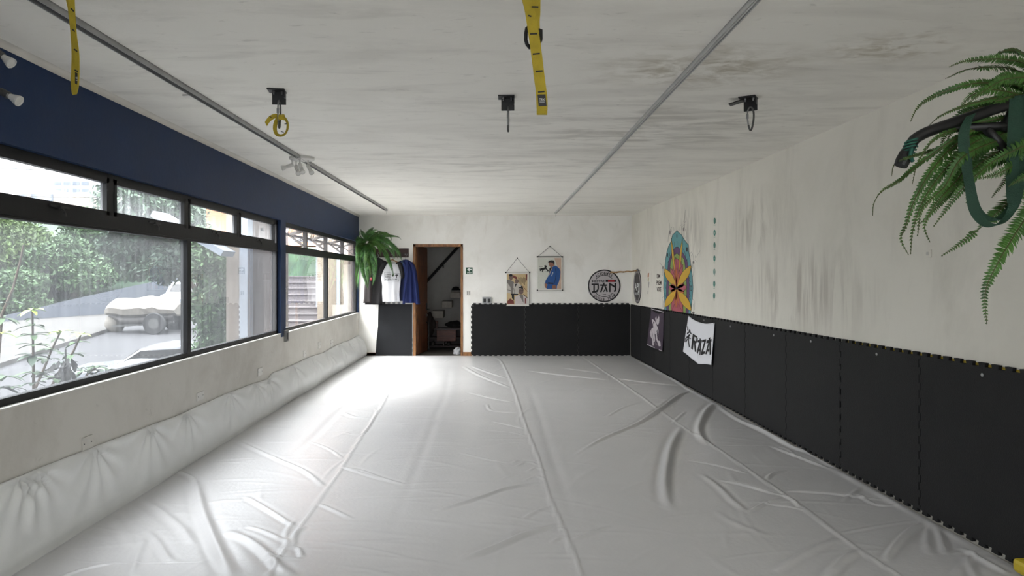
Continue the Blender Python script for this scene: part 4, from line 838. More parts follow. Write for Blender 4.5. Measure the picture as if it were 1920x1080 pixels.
for x, y, rx, ry in ((292,232,1.0,3.5),(160,262,1.0,3.6),(388,550,1.4,3),(92,600,1.0,3),(386,1035,2.2,2.4)): fl.ell(*G(x, y), rx, ry, 8, 2)
fl.build('painting', [ink('teal',(92,152,156)), ink('violet',(98,66,108)), ink('leaf',(136,160,84)), ink('rose',(176,88,100)), ink('sun',(208,166,50)), M_ink, ink('orange',(192,106,62)), ink('deep_teal',(52,96,104)), ink('pencil',(120,114,110))], root)
fl = Flat(onright, .0015); m_brown = ink('brown', (66,48,42))
for t, x, y, w_ in (('EM', 50, 680, 32), ('PREM', 54, 745, 48), ('VOCE', 54, 808, 42)): fl.text(t, *G(x, y), 8.2, 0, 1, wd=w_*k)
o = fl.build('wall_lettering', m_brown); tag(o, 'three short lines of brown block lettering left of the painted flower', 'lettering')
for i, y in enumerate((150, 265, 385, 512, 640, 757, 872)):
    fl = Flat(onright, .0015); x = 591-i*.8; fl.ell(*G(x, y), 2.1, 5.8, 0, 1)
    if i in (0, 2, 6): fl.arc(*G(x, y), 1.4, 4.2, .35, 0, 360, 1, 2, n=18)
    if i == 1: fl.poly(GL([(x-6,y-6),(x+6,y-10),(x+3,y+14),(x-3,y+10)]), 1, 2)
    if i == 3: fl.line(GL([(x-7,y),(x+7,y)]), .5, 1, 2)
    if i in (4,): fl.ell(*G(x, y), 1.5, 4.4, 1, 2); fl.line(GL([(x-5,y+8),(x+5,y-6)]), .5, 0, 3); fl.line(GL([(x-6,y-2),(x+6,y+10)]), .5, 0, 3)
    if i == 5: fl.line(GL([(x-5,y-8),(x,y+6),(x+5,y-8)]), .5, 1, 2)
    fl.text(['DO','O','AR','EU','OM','LUZ','PAZ'][i], *G(x, y+41), 1.3, 0, 1, wd=3.2)
    o = fl.build('painted_mark', [ink('mark_green', (72,138,122)), ink('mark_pale', (168,182,170))])
    tag(o, ['topmost small green oval in the painted column right of the flower', 'second green oval from the top of the column, pale shape inside', 'third green oval from the top of the painted column', 'middle green oval of the painted column, with a cross bar', 'third green oval from the bottom, drawn in open lines', 'second green oval from the bottom of the column', 'lowest small green oval of the painted column'][i], 'painted mark', 'column of green ovals')
fl = Flat(onright, .0012)
kk = 80/1234; G2 = lambda x, y: (1180+x*kk, 490+y*kk)
fl.poly([G2(*p) for p in ((540,340),(572,335),(568,455),(530,460),(528,420))], 0, 1); fl.poly([G2(*p) for p in ((535,490),(572,480),(565,570),(532,580))], 1, 1); fl.poly([G2(*p) for p in ((560,600),(578,600),(565,760),(552,760))], 2, 1); fl.poly([G2(*p) for p in ((533,850),(555,850),(548,950),(530,940))], 2, 1)
fl.line([G2(550,400), G2(562,600)], .4, 2, 0); fl.line([G2(552,740), G2(545,870)], .4, 2, 0)
o = fl.build('paint_mark', [ink('orange_smear',(196,140,112)), ink('cream_smear',(200,192,150)), ink('grey_smear',(156,152,146))]); tag(o, 'faint orange and grey paint smear between round sign and lettering', 'paint smear')

# ---------------------------------------------------------------- cloth banners on the right wall
k = 145/1253; B2 = lambda x, y: (1205+x*k, 570+y*k)
def banner(corners, sagt, sagb, mt, label, draw, mats, bulge=.03):
    """corners in zoom pixels: TL, TR, BR, BL; a hanging cloth with sagging hems standing off the wall"""
    P = [onright(*B2(*c), .03) for c in corners]; nx_, ny_ = 30, 30
    def g(u, v, off=0):
        a = P[0].lerp(P[1], u); c = P[3].lerp(P[2], u); p = a.lerp(c, v)
        z = p.z-sagt*math.sin(math.pi*u)*(1-v)-sagb(u)*v
        x = XR-.028-off-bulge*abs(math.sin(math.pi*u*1.5+v))*v*.6-.010*v-.006*math.sin(u*9+v*3)
        return Vector((x, p.y, z))
    root = thing('cloth_banner', (XR-.05, (P[0].y+P[1].y)/2, P[2].z), label, 'banner', 'cloth banners pinned to the right wall mats')
    b = MB(); vs = [g(i/nx_, j/ny_) for j in range(ny_+1) for i in range(nx_+1)]
    b.add(vs, [(j*(nx_+1)+i, j*(nx_+1)+i+1, (j+1)*(nx_+1)+i+1, (j+1)*(nx_+1)+i) for j in range(ny_) for i in range(nx_)]); o = b.build('cloth', mt, root, smooth=True); s_ = o.modifiers.new('s', 'SOLIDIFY'); s_.thickness = .002; s_.offset = 0
    fl = Flat(lambda x, y, o_: g(x, y, o_), .0025, .0008); draw(fl); fl.build('print', mats, root)
    for u in (.02, .98):
        b = MB(); p = g(u, .01); b.lathe(p+Vector((.0,0,0)), [(.004,-.02),(.004,.004),(.009,.006)], 8, (-1,0,0)); b.build('pin', M_steel, root)
    return g
def dwar(fl):
    fx = lambda L: [((x-120)/225, (y-90)/640) for x, y in L]
    fl.poly([(0,0),(1,0),(1,.02),(0,.02)], 0, 2); fl.poly([(0,.98),(1,.98),(1,1),(0,1)], 0, 2)
    fl.poly([(.36,.17),(.42,.08),(.48,.17),(.58,.10),(.60,.05),(.68,.10),(.72,.2),(.70,.27),(.62,.32),(.50,.30),(.42,.24)], 0, 2); fl.poly([(.40,.25),(.50,.33),(.60,.38),(.72,.46),(.74,.58),(.82,.70),(.88,.80),(.90,.88),(.80,.90),(.70,.80),(.60,.74),(.56,.66),(.50,.58),(.44,.62),(.50,.72),(.52,.82),(.42,.84),(.46,.94),(.36,.96),(.32,.86),(.28,.78),(.16,.72),(.12,.62),(.20,.50),(.30,.44),(.26,.36)], 0, 2)
    fl.poly([(.16,.26),(.22,.22),(.36,.24),(.40,.30),(.34,.36),(.22,.34)], 0, 3); fl.poly([(.26,.28),(.34,.28),(.34,.33),(.27,.33)], 1, 4); fl.line([(.52,.22),(.60,.22)], .02, 1, 4); fl.line([(.48,.16),(.5,.26)], .015, 1, 4); fl.line([(.34,.46),(.42,.62),(.40,.8)], .02, 1, 4); fl.line([(.60,.5),(.66,.62),(.74,.74)], .02, 1, 4); fl.line([(.22,.55),(.3,.66),(.28,.76)], .02, 1, 4); fl.line([(.62,.46),(.56,.52)], .02, 1, 4)
    for q in range(4): fl.line([(.50+q*.08,.80+q*.02),(.54+q*.08,.88)], .025, 2, 3)
banner([(140,72),(345,125),(330,768),(92,660)], .055, lambda u: 0, M_pcloth, 'dark purple cloth banner with white figure, left of the white banner', dwar, [ink('bone',(196,188,192)), ink('plum',(56,46,58)), ink('plum_light',(120,108,118))], .02)
def draza(fl):
    def st(L): fl.poly(L, 0, 2)
    # brush-style sign at the left
    for L in ([(.03,.27),(.06,.27),(.10,.37),(.06,.38)],[(.13,.31),(.17,.30),(.20,.36),(.12,.40)],[(.06,.45),(.16,.34),(.24,.38),(.22,.41),(.16,.39),(.08,.48)],[(.06,.56),(.16,.43),(.20,.44),(.08,.60)],[(.10,.53),(.22,.50),(.23,.53),(.10,.56)],[(.14,.46),(.17,.46),(.17,.62),(.14,.62)],[(.06,.68),(.10,.58),(.13,.59),(.08,.72)],[(.13,.60),(.17,.60),(.22,.74),(.20,.78)],[(.02,.62),(.05,.58),(.05,.70),(.02,.74)]): st(L)
    # R
    for L in ([(.27,.36),(.42,.36),(.44,.40),(.27,.42)],[(.27,.36),(.33,.36),(.33,.76),(.27,.76)],[(.40,.38),(.45,.40),(.45,.50),(.40,.52)],[(.32,.50),(.44,.50),(.38,.57),(.32,.56)],[(.33,.55),(.38,.55),(.45,.74),(.40,.77)]): st(L)
    # A
    for L in ([(.46,.44),(.61,.41),(.61,.47),(.46,.50)],[(.51,.38),(.56,.38),(.55,.44),(.52,.44)],[(.51,.48),(.56,.48),(.50,.78),(.46,.76)],[(.55,.48),(.59,.47),(.64,.76),(.59,.79)],[(.52,.66),(.56,.63),(.57,.67),(.53,.72)]): st(L)
    # Z
    for L in ([(.63,.40),(.79,.38),(.79,.44),(.63,.46)],[(.73,.43),(.79,.42),(.71,.72),(.65,.74)],[(.65,.70),(.79,.68),(.80,.74),(.66,.78)]): st(L)
    # A
    for L in ([(.81,.42),(.96,.38),(.96,.45),(.81,.49)],[(.87,.36),(.92,.34),(.91,.41),(.88,.42)],[(.87,.47),(.91,.46),(.85,.76),(.81,.75)],[(.90,.46),(.94,.45),(.98,.74),(.94,.77)],[(.87,.65),(.91,.61),(.92,.65),(.89,.71)]): st(L)
banner([(738,188),(1168,303),(1140,995),(695,770)], .05, lambda u: .05*math.sin(math.pi*u*1.0)-.01*math.sin(u*9), M_wcloth, 'white cloth banner with black brush lettering RAZA', draza, [M_ink], .05)

# ---------------------------------------------------------------- coat rack and clothes
root = thing('coat_rack', onback(733, 482), 'dark wooden coat rack board on the back wall beneath the fern', 'coat rack')
p, q = onback(690, 466), onback(766.5, 482.5); b = MB(); b.box((p.x, YB-.025, q.z), (q.x, YB-.001, p.z)); b.build('board', M_dwood, root, bevel=.004)
for x in (700, 709, 734, 760, 764):
    b = MB(); c = onback(x, 478, .025); b.tube([c, c+Vector((0,-.05,-.005)), c+Vector((0,-.06,.02))], .005, 8); b.build('hook', M_steel, root)
def loft(b, rows, f, depth, fold=8, amp=.012, seed=0, mi=0, n=40):
    """rows: (y, xl, xr, d) in pixels; closed rings"""
    vs = []; yb = []
    for (y, xl, xr, d) in rows:
        cx, hw = (xl+xr)/2, (xr-xl)/2
        for k in range(n):
            a = 2*math.pi*k/n; ca, sa = math.cos(a), math.sin(a); c_ = math.copysign(abs(ca)**.8, ca)
            fo = amp*math.sin(c_*fold+seed+.35*math.sin(y*.05))*(.3+.7*min(1, (y-rows[0][0])/60)) if sa < 0 else 0
            fo += amp*.6*mnoise.noise((c_*2+seed, y*.04, 0))
            p = f(cx+hw*c_, y); vs.append(Vector((p.x, p.y+d*sa+fo, p.z)))
    m_ = len(rows); b.add(vs, [(i*n+k, i*n+(k+1) % n, (i+1)*n+(k+1) % n, (i+1)*n+k) for i in range(m_-1) for k in range(n)]+[tuple(range(n-1, -1, -1)), tuple((m_-1)*n+k for k in range(n))], mi)
def rowsi(L, n=26):
    ys_ = [r[0] for r in L]; return [(y, interp(y, ys_, [r[1] for r in L]), interp(y, ys_, [r[2] for r in L]), interp(y, ys_, [r[3] for r in L])) for y in np.linspace(ys_[0], ys_[-1], n)]
def hanger(cx, cy, Y, w_, mt, label):
    root = thing('clothes_hanger', at(cx, cy, Y), label, 'hanger', 'hangers on the coat rack')
    b = MB(); p = at(cx, cy, Y); b.tube([p+Vector((-w_,0,-.10)), p+Vector((-w_*.5,0,-.05)), p, p+Vector((w_*.5,0,-.05)), p+Vector((w_,0,-.10))], .011, 8); b.build('shoulder_bar', mt, root, smooth=True)
    b = MB(); b.tube([p, p+Vector((0,0,.05)), p+Vector((.02,0,.08)), p+Vector((.0,.02,.105)), p+Vector((-.02,.02,.08))], .003, 6); b.build('wire_hook', M_steel, root)
k = 100/900; T = lambda x, y: (700+x*k, 470+y*k); TY = YB-.18
def R9(L): return [(470+y*k, 700+a*k, 700+c*k, d) for y, a, c, d in L]
f1 = lambda x, y: at(x, y, YB-.17)
hanger(*T(320,150), YB-.17, .19, M_wood2, 'wooden hanger inside the black and white raglan shirt')
root = thing('raglan_shirt', at(733, 565, YB-.17), 'white raglan shirt with black sleeves and boxed lettering on a hanger', 'shirt')
b = MB(); loft(b, rowsi(R9([(212,238,400,.02),(240,215,412,.035),(300,180,435,.05),(400,140,462,.06),(460,132,468,.06),(600,150,458,.06),(700,148,440,.06),(862,158,452,.055)])), f1, 0, 9, .010, 1); b.build('shirt_body', M_wcloth, root, smooth=True)
f2 = lambda x, y: at(x, y, YB-.16)
b = MB(); loft(b, rowsi(R9([(190,180,245,.03),(215,140,235,.045),(300,105,200,.05),(380,95,160,.05),(438,98,140,.04)])), f2, 0, 4, .008, 3, n=24); b.build('sleeve', M_bcloth, root, smooth=True)
b = MB(); loft(b, rowsi(R9([(185,398,455,.03),(215,405,490,.045),(300,430,520,.05),(380,455,530,.05),(470,470,520,.04)])), f2, 0, 4, .008, 4, n=24); b.build('sleeve', M_bcloth, root, smooth=True)
b = MB(); b.tube([at(*T(*p), YB-.175) for p in ((238,205),(270,235),(320,248),(370,238),(402,205))], .012, 8); b.build('collar', M_bcloth, root, smooth=True)
fl = Flat(lambda x, y, o: at(*T(x, y), YB-.17-.085-o), .0, .001)
fl.line([(183,370),(440,385),(428,520),(182,500)], 3, 0, 0, closed=True); fl.text('COHAB', 248, 402, 30, 0, 0, wd=98); fl.text('ALIANÇA', 250, 440, 24, 0, 0, wd=105); fl.text('JIU JITSU CLUBE', 300, 484, 22, 0, 0, wd=205)
fl.poly([(385,400),(425,405),(420,425),(400,420),(398,460),(388,465),(385,425),(360,418)], 0, 0); fl.poly([(310,405),(345,395),(350,420),(335,430),(318,450),(315,425)], 0, 0)
fl.build('print', [M_ink], root)
# black garments at the left
hanger(*T(85,120), YB-.13, .17, M_bk, 'black hanger inside the dark garment at the left')
root = thing('black_jacket', at(705, 570, YB-.13), 'long black jacket hanging behind the fern fronds', 'jacket')
f3 = lambda x, y: at(x, y, YB-.12)
b = MB(); loft(b, rowsi([(484,703,712,.03),(490,697,722,.05),(505,692,728,.06),(540,687,722,.07),(571,684,717,.07)]), f3, 0, 7, .015, 6); b.build('jacket_body', M_bcloth, root, smooth=True)
b = MB(); loft(b, rowsi([(489,690,704,.04),(510,686,700,.05),(540,683,698,.05),(568,681,697,.05)]), lambda x, y: at(x, y, YB-.19), 0, 4, .008, 8, n=24); b.build('sleeve', mat('brown_black_cloth', (44,38,38), .85), root, smooth=True)
b = MB(); loft(b, rowsi([(489,713,724,.04),(510,716,730,.045),(545,712,724,.045),(570,706,722,.04)]), lambda x, y: at(x, y, YB-.10), 0, 4, .008, 9, n=24); b.build('sleeve', M_bcloth, root, smooth=True)
fl = Flat(lambda x, y, o: at(x, y, YB-.255-o), 0, .001); fl.ell(695.5, 523, 2.3, 3, 0, 0); fl.ell(695, 522, 1.2, 1.6, 1, 1); fl.build('badge', [m_red, ink('pink', (190,120,130))], root)
# blue gi
hanger(*T(545,150), YB-.15, .15, M_steel, 'wire hanger inside the blue jacket beside the door')
root = thing('blue_jacket', at(770, 572, YB-.15), 'bright blue martial arts jacket hanging beside the door frame', 'jacket')
b = MB(); loft(b, rowsi(R9([(152,505,585,.03),(180,455,630,.05),(250,500,665,.07),(400,530,700,.08),(600,515,720,.08),(880,495,740,.08)])), lambda x, y: at(x, y, YB-.16), 0, 9, .018, 2, n=60); b.build('jacket_body', M_blcloth, root, smooth=True)
b = MB(); loft(b, rowsi(R9([(190,600,660,.03),(270,640,710,.05),(400,670,735,.06),(600,690,762,.06),(780,705,778,.055),(905,715,790,.05)])), lambda x, y: at(x, y, YB-.20), 0, 4, .012, 5, n=30); b.build('sleeve', M_blcloth, root, smooth=True)
b = MB(); b.ribbon([at(*T(*p), YB-.265) for p in ((560,165),(568,240),(575,330),(560,480),(530,680),(512,900))], [Vector((.022,0,.0))]*6, .008); b.build('lapel', M_blcloth, root, smooth=True)
root = thing('navy_jacket', at(752, 566, YB-.11), 'dark navy garment hanging between the raglan shirt and blue jacket', 'jacket')
b = MB(); loft(b, rowsi(R9([(170,440,540,.02),(230,445,560,.035),(500,460,560,.04),(850,440,540,.04)])), lambda x, y: at(x, y, YB-.08), 0, 7, .008, 2); b.build('jacket_body', M_ncloth, root, smooth=True)

# ---------------------------------------------------------------- ferns
def frond(root, pts, wd, mt, seed, droop=.25, lb=70, nrm=None):
    rnd = random.Random(seed); P = [Vector(p) for p in smooth_poly([tuple(p) for p in pts], 8)]
    S_ = [0]
    for i in range(1, len(P)): S_.append(S_[-1]+(P[i]-P[i-1]).length)
    Lt = S_[-1]; b = MB(); b.tube(P, [.0032*(1-.7*i/len(P)) for i in range(len(P))], 5, 1)
    nn = int(min(lb, Lt/(wd*.24))); arr = np.array([tuple(p) for p in P])
    tw = rnd.uniform(-.5, .5)
    for i in range(1, nn+1):
        s = Lt*(.06+.935*i/nn); p = Vector([float(np.interp(s, S_, arr[:, c])) for c in range(3)]); p2 = Vector([float(np.interp(min(s+.01, Lt), S_, arr[:, c])) for c in range(3)]); p1 = Vector([float(np.interp(max(0, s-.01), S_, arr[:, c])) for c in range(3)])
        t = (p2-p1).normalized(); view = nrm or Vector((0, -1, .25)); sd = t.cross(view).normalized(); sd = Matrix.Rotation(tw, 3, t) @ sd; n_ = sd.cross(t)
        fr_ = s/Lt; ww = wd*min(1, (fr_/.12)**.6)*min(1, ((1.02-fr_)/.45)**.75)
        for sg in (-1, 1):
            l = ww*rnd.uniform(.88, 1.08); hw = max(.0035, Lt/nn*.56)*min(1, ww/wd+.25); d = (sd*sg+t*.28-n_*rnd.uniform(-.05, droop)*1.0).normalized(); q = d*l; c_ = -n_*l*.10
            v0 = p; a = v0+t*hw*.7; e = v0-t*hw*.7
            mid1 = p+q*.5+t*hw+c_*.1; mid2 = p+q*.5-t*hw+c_*.1; tip = p+q+t*hw*.4+c_; r_ = p+q*.5-c_*.5
            b.add([a, mid1, tip, mid2, e, r_, v0], [(0,1,5,6),(1,2,5),(2,3,5),(3,4,6,5)], 0)
    return b.build('frond', [mt, M_stem], root)
def pot(root, c, r, h, mt=M_pot):
    b = MB(); b.lathe(c, [(r*.7,-h),(r*.72,-h+.005),(r,-.02),(r*1.06,-.02),(r*1.06,0),(r*.94,0),(r*.92,-.03)], 28); o = b.build('pot', mt, root, smooth=False)
    b = MB(); b.lathe(c+Vector((0,0,-.03)), [(r*.9,-.01),(r*.9,0)], 24); b.build('soil', M_soil, root)
# near fern at the right
FY = 2.30; Z6 = lambda x, y, dY=0: at(1600+x*.5186, 80+y*.5186, FY+dY)
root = thing('hanging_fern', Z6(700, 330), 'large arching fern hanging from a black bracket at the right edge', 'fern')
pc = Z6(712, 300, .12); pot(root, pc, .11, .15, M_bk)
NF = [([(640,45),(560,28),(510,48)],16),([(720,210),(640,90),(560,62),(470,60),(400,68),(345,88)],22),([(720,230),(640,130),(560,92),(470,90),(400,100),(333,130)],26),
 ([(715,240),(600,160),(480,145),(400,155),(300,190),(235,232),(207,285)],19),([(715,250),(600,190),(500,170),(430,190),(380,240)],27),([(715,255),(560,200),(450,215),(370,240),(310,268),(268,305)],16),
 ([(715,240),(560,215),(440,240),(380,270),(335,325),(312,400)],26),([(715,260),(560,270),(420,300),(300,345),(235,430),(213,512)],15),([(715,270),(560,290),(400,330),(250,430),(165,500),(105,535),(75,580),(70,625)],14),
 ([(400,350),(280,392),(200,415),(150,440),(138,482)],10),([(715,280),(560,310),(400,350),(300,440),(225,560),(190,660),(172,710),(200,768)],22),([(715,285),(560,320),(430,365),(330,460),(250,575),(215,680),(207,765)],26),
 ([(715,290),(600,330),(460,390),(380,490),(300,580),(258,660),(277,722)],28),([(715,285),(560,340),(400,410),(330,520),(250,600),(232,700)],25),([(715,300),(640,360),(560,400),(490,440),(440,490)],32),
 ([(720,330),(690,450),(617,525),(520,615),(420,702),(318,772)],34),([(730,350),(690,500),(640,605),(580,700),(520,800),(478,900),(482,1018)],38),([(720,300),(620,400),(540,420),(460,465),(380,545),(290,665)],28),
 ([(725,310),(660,400),(590,440),(520,475),(452,492)],36),([(720,290),(600,300),(520,340),(430,375),(362,450)],30),([(720,250),(620,190),(520,210),(440,225),(375,250)],28),([(720,240),(660,140),(560,130),(480,170),(410,225)],28),
 ([(720,260),(600,240),(480,250),(400,290),(352,330),(330,375)],22),([(720,280),(640,280),(560,300),(500,360),(455,430)],30),([(720,300),(660,340),(600,400),(560,480),(500,560)],26),([(730,230),(700,120),(640,70),(590,60)],28),([(720,300),(600,360),(480,420),(360,530),(290,610),(232,660)],24),
 ([(735,240),(700,110),(620,45),(580,22),(540,30)],18),([(730,320),(700,420),(640,470),(560,520)],30),([(715,250),(580,120),(500,140),(430,150)],24)]
for i, (P, w_) in enumerate(NF):
    rnd = random.Random(i); bow = rnd.uniform(-.16, .14); n = len(P); pts = [Z6(x, y, .10*(1-j/(n-1))+bow*(j/(n-1))**1.2-.10*math.sin(math.pi*j/(n-1))*(rnd.random()+.2)) for j, (x, y) in enumerate(P)]
    frond(root, pts, w_*.5186*FY/F, M_frond, i, droop=.45, nrm=Vector((rnd.uniform(-.3,.3), -1, rnd.uniform(-.1,.5))))
for i in range(12):     # fronds on the far side of the pot, outside the frame
    a = -1.3+i*.26; p0 = pc; d = Vector((math.cos(a), math.sin(a)*.7, 0)); l = .42+.1*(i % 3)
    if (p0+d*l).x > XR-.05: l = XR-.08-p0.x
    frond(root, [p0, p0+d*l*.4+Vector((0,0,.16)), p0+d*l*.8+Vector((0,0,.10)), p0+d*l+Vector((0,0,-.12-.1*(i % 2)))], .038, M_frond, 90+i, nrm=Vector((0,-.3,1)))
root = thing('wall_bracket', Z6(450, 260), 'black tubular steel arm with taped end, carrying the near fern', 'bracket')
bp = [Z6(180,425,-.02), Z6(205,375,-.02), Z6(235,340,-.02), Z6(330,300,-.02), Z6(620,205,.0), Z6(720,172,.02)]; e = bp[-1]; dd = (bp[-1]-bp[-2]).normalized(); tW = (XR-.01-e.x)/dd.x; bp.append(e+dd*tW)
b = MB(); b.tube([Vector(p) for p in smooth_poly([tuple(p) for p in bp], 5)], .0175, 16); b.build('arm', M_blk, root, smooth=True)
for L in ([(300,312),(570,300),(800,295)], [(480,310),(560,400)], [(590,215),(540,320)], [(700,180),(700,300)]):
    b = MB(); b.tube([Z6(x, y, .0) for x, y in L], .014, 12); b.build('cross_bar', M_blk, root, smooth=True)
pe = bp[-1]; b = MB(); b.box((XR-.012, pe.y-.08, pe.z-.35), (XR-.001, pe.y+.08, pe.z+.10)); b.bar(Z6(800,295,0), (XR-.01, pe.y, Z6(800,295,0).z), .03, .03); b.build('wall_plate', M_blk, root)
b = MB()
for j in range(4): a_ = Z6(196+j*5, 398-j*12, -.02); b.tube([a_+Vector((.019*math.cos(t_*.7), .019*math.sin(t_*.7), .003*t_-.012)) for t_ in range(10)], .0035, 6)
b.tube([Z6(212,380,-.05), Z6(205,410,-.05), Z6(215,430,-.045)], .006, 6); b.build('green_tape', M_tape, root, smooth=True)
b = MB(); b.lathe(Z6(180,425,-.02), [(.02,-.02),(.022,0),(.02,.025)], 14, (.4,0,.9)); b.build('end_cap', M_bk, root)
# green belt looped over the arm
root = thing('green_belt', Z6(500, 640), 'green cotton belt looped over the black arm below the fern', 'belt')
L1 = [(425,262),(405,300),(396,340),(400,400),(418,500),(432,590),(455,635),(490,660),(530,655),(565,620),(580,580)]
L2 = [(425,262),(412,300),(404,345),(412,420),(425,520),(445,600),(478,635),(520,640),(560,615),(585,570),(600,480),(606,380),(607,250),(605,190)]
L3 = [(580,580),(575,520),(578,400),(582,300),(588,200)]
b = MB(); w1 = 13*.5186*FY/F
b.ribbon([Vector(p) for p in smooth_poly([tuple(Z6(x, y, -.06)) for x, y in L1], 5)], Vector((w1, -.006, .004)), .003); b.build('belt_strand', M_green, root, smooth=False)
b = MB(); P_ = [Vector(p) for p in smooth_poly([tuple(Z6(x, y, -.045+.02*j/13)) for j, (x, y) in enumerate(L2)], 5)]
b.ribbon(P_, [Vector((w1*.9, -.004, .006)) if i < len(P_)*.5 else Vector((w1*1.1, -.01, 0)) for i in range(len(P_))], .003); b.build('belt_strand', M_green, root)
b = MB(); b.ribbon([Vector(p) for p in smooth_poly([tuple(Z6(x, y, -.05)) for x, y in L3], 5)], Vector((w1*1.15, -.01, 0)), .003); b.build('belt_strand', M_green, root)
# far fern in the corner
Z8b = lambda x, y, Y: at(640+x*160/665, 420+y*260/1080, Y); root = thing('corner_fern', Z8b(190, 200, 12.9), 'bushy fern with long hanging fronds in the back left corner', 'fern')
pc = Z8b(195, 165, 12.98); pot(root, pc, .11, .14, M_bk)
b = MB(); b.bar((pc.x-.13, YB-.005, pc.z-.18), (pc.x-.13, pc.y-.14, pc.z-.18), .02, .012); b.bar((pc.x+.13, YB-.005, pc.z-.18), (pc.x+.13, pc.y-.14, pc.z-.18), .02, .012); b.box((pc.x-.16, YB-.012, pc.z-.35), (pc.x+.16, YB-.001, pc.z-.15)); o = b.build('plant_shelf', M_bk); tag(o, 'black wall shelf holding the corner fern', 'shelf')
FF = [([(190,140),(120,120),(80,150),(55,180)],16),([(190,140),(100,160),(70,250),(68,320)],13),([(185,150),(110,200),(100,330),(90,450),(100,510)],14),([(190,150),(130,200),(108,300),(102,430),(105,505)],12),
 ([(195,150),(150,220),(160,330),(190,450),(212,512)],17),([(200,150),(180,230),(195,330),(205,420),(212,490)],17),([(205,150),(215,230),(225,330),(228,430)],15),([(210,150),(245,220),(262,320),(258,420),(240,480)],17),([(205,150),(235,240),(250,340),(245,440)],15),
 ([(200,130),(260,90),(330,70),(380,95),(395,140)],14),([(210,130),(300,95),(380,92),(440,100),(468,122)],12),([(210,140),(280,110),(350,120),(400,180),(418,270)],15),([(210,150),(290,150),(350,210),(372,260)],15),([(215,150),(300,170),(360,260),(395,350),(410,415)],17),([(210,145),(320,130),(420,180),(460,250),(478,310)],15),
 ([(200,130),(250,80),(300,60),(355,85)],14),([(190,130),(200,80),(235,40),(255,25)],14),([(190,120),(225,70),(265,48),(290,48)],12),([(185,120),(175,80),(150,50)],14),([(180,130),(150,90),(140,50)],14),([(180,140),(130,110),(100,130),(75,175)],14),
 ([(190,150),(140,150),(125,200),(140,250)],15),([(195,150),(160,190),(155,260),(175,330)],15),([(200,150),(190,200),(180,270)],14),([(205,140),(260,140),(300,180),(330,230)],15),([(205,135),(270,110),(330,130),(370,170)],14),([(210,140),(300,120),(370,140),(430,210),(440,270)],13),
 ([(195,150),(200,250),(222,340),(235,400)],15),([(190,150),(165,230),(170,380),(185,430)],15),([(195,140),(215,90),(250,70),(300,90)],14),([(185,140),(110,140),(60,170),(40,185)],12),([(205,140),(330,160),(400,230),(410,280)],14),([(195,150),(140,210),(130,320),(122,420)],14),([(200,150),(200,200),(190,260),(180,340)],16),([(205,150),(230,190),(240,260),(236,330)],16),([(195,145),(160,130),(110,140),(85,175)],15),([(205,140),(250,130),(290,150),(320,200)],16),
 ([(200,140),(180,100),(165,70),(150,40)],15),([(205,130),(230,90),(240,60),(238,35)],14),([(190,150),(150,170),(120,180),(95,220)],15),([(200,150),(230,210),(262,260),(280,330)],14),([(195,150),(175,200),(150,240),(140,330)],15),([(205,140),(270,150),(300,200),(305,250)],15),([(200,140),(150,120),(120,100),(100,110)],14),([(205,145),(215,200),(205,250),(200,300)],16),([(205,140),(240,160),(262,200),(268,240)],15)]
for i, (P, w_) in enumerate(FF):
    rnd = random.Random(i+40); n = len(P); bow = rnd.uniform(-.32, -.05)
    if P[-1][0] > 300: bow = rnd.uniform(-.30, -.20)
    pts = [Z8b(x, y, 12.9+bow*(j/(n-1))-.08*math.sin(math.pi*j/(n-1))) for j, (x, y) in enumerate(P)]
    pts = [Vector((max(p.x, XL+.075), p.y, p.z)) for p in pts]
    frond(root, pts, w_*.2406*12.8/F*1.35, M_frond2 if i % 3 else M_frond, i+200, droop=.4, lb=48, nrm=Vector((rnd.uniform(-.4,.4), -1, rnd.uniform(0,.6))))

# yellow block by the right edge
root = thing('foam_block', (2.64, 3.42, .03), 'yellow block with black hole on the floor at the lower right edge', 'block')
b = MB(); c = onfloor(1925, 1085, .03); b.box((c.x-.015, c.y-.10, .035), (XR-.04, c.y+.08, .105)); b.build('block', mat('yellow_plastic', (200,176,40), .5, var=.1), root, bevel=.02)
b = MB(); b.lathe((c.x+.03, c.y-.101, .065), [(.02,-.002),(.02,.004)], 18, (0,-1,0)); b.build('hole_plug', M_bk, root)
#PART3
# ---------------------------------------------------------------- the street outside
SA, SB = -2.0, .0398          # street height under the room and its rise away from the camera
def gz(Y): return SA+SB*Y
def onstreet(x, y, dz=0):
    rx, rz = (x-CX)/F, (y-CY)/F; Y = (H-SA-dz)/(SB+rz); return Vector((rx*Y, Y, H-rz*Y))
M_road = mat('asphalt', (58,58,60), .9, var=.15, scale=.8, bump=.2, bscale=3)
M_walk = mat('pavement', (76,74,71), .9, var=.15, scale=1.5)
M_bwall = mat('white_brick', (92,97,106), .8, var=.1, scale=2, bump=.3, bscale=14, stretch=(.3,1,3))
M_leaf = [mat('leaf_olive', (96,120,62), .6, var=.4, scale=3, lo=(58,80,44)), mat('leaf_mid', (74,104,60), .6, var=.4, scale=3, lo=(44,66,42)), mat('leaf_dark', (54,80,56), .6, var=.4, scale=3, lo=(30,48,36)), mat('leaf_young', (150,176,70), .55, var=.3, scale=6)]
M_bark = mat('bark', (92,78,64), .9, var=.3)
def sheet(name, pts, mt, th=.3):
    b = MB(); n = len(pts); lo = [p-Vector((0,0,th)) for p in pts]; b.add(list(pts)+lo, [tuple(range(n)), tuple(range(2*n-1, n-1, -1))]+[(i, (i+1) % n, (i+1) % n+n, i+n) for i in range(n)]); return b.build(name, mt)
G_ = lambda X, Y, dz=0: Vector((X, Y, gz(Y)+dz))
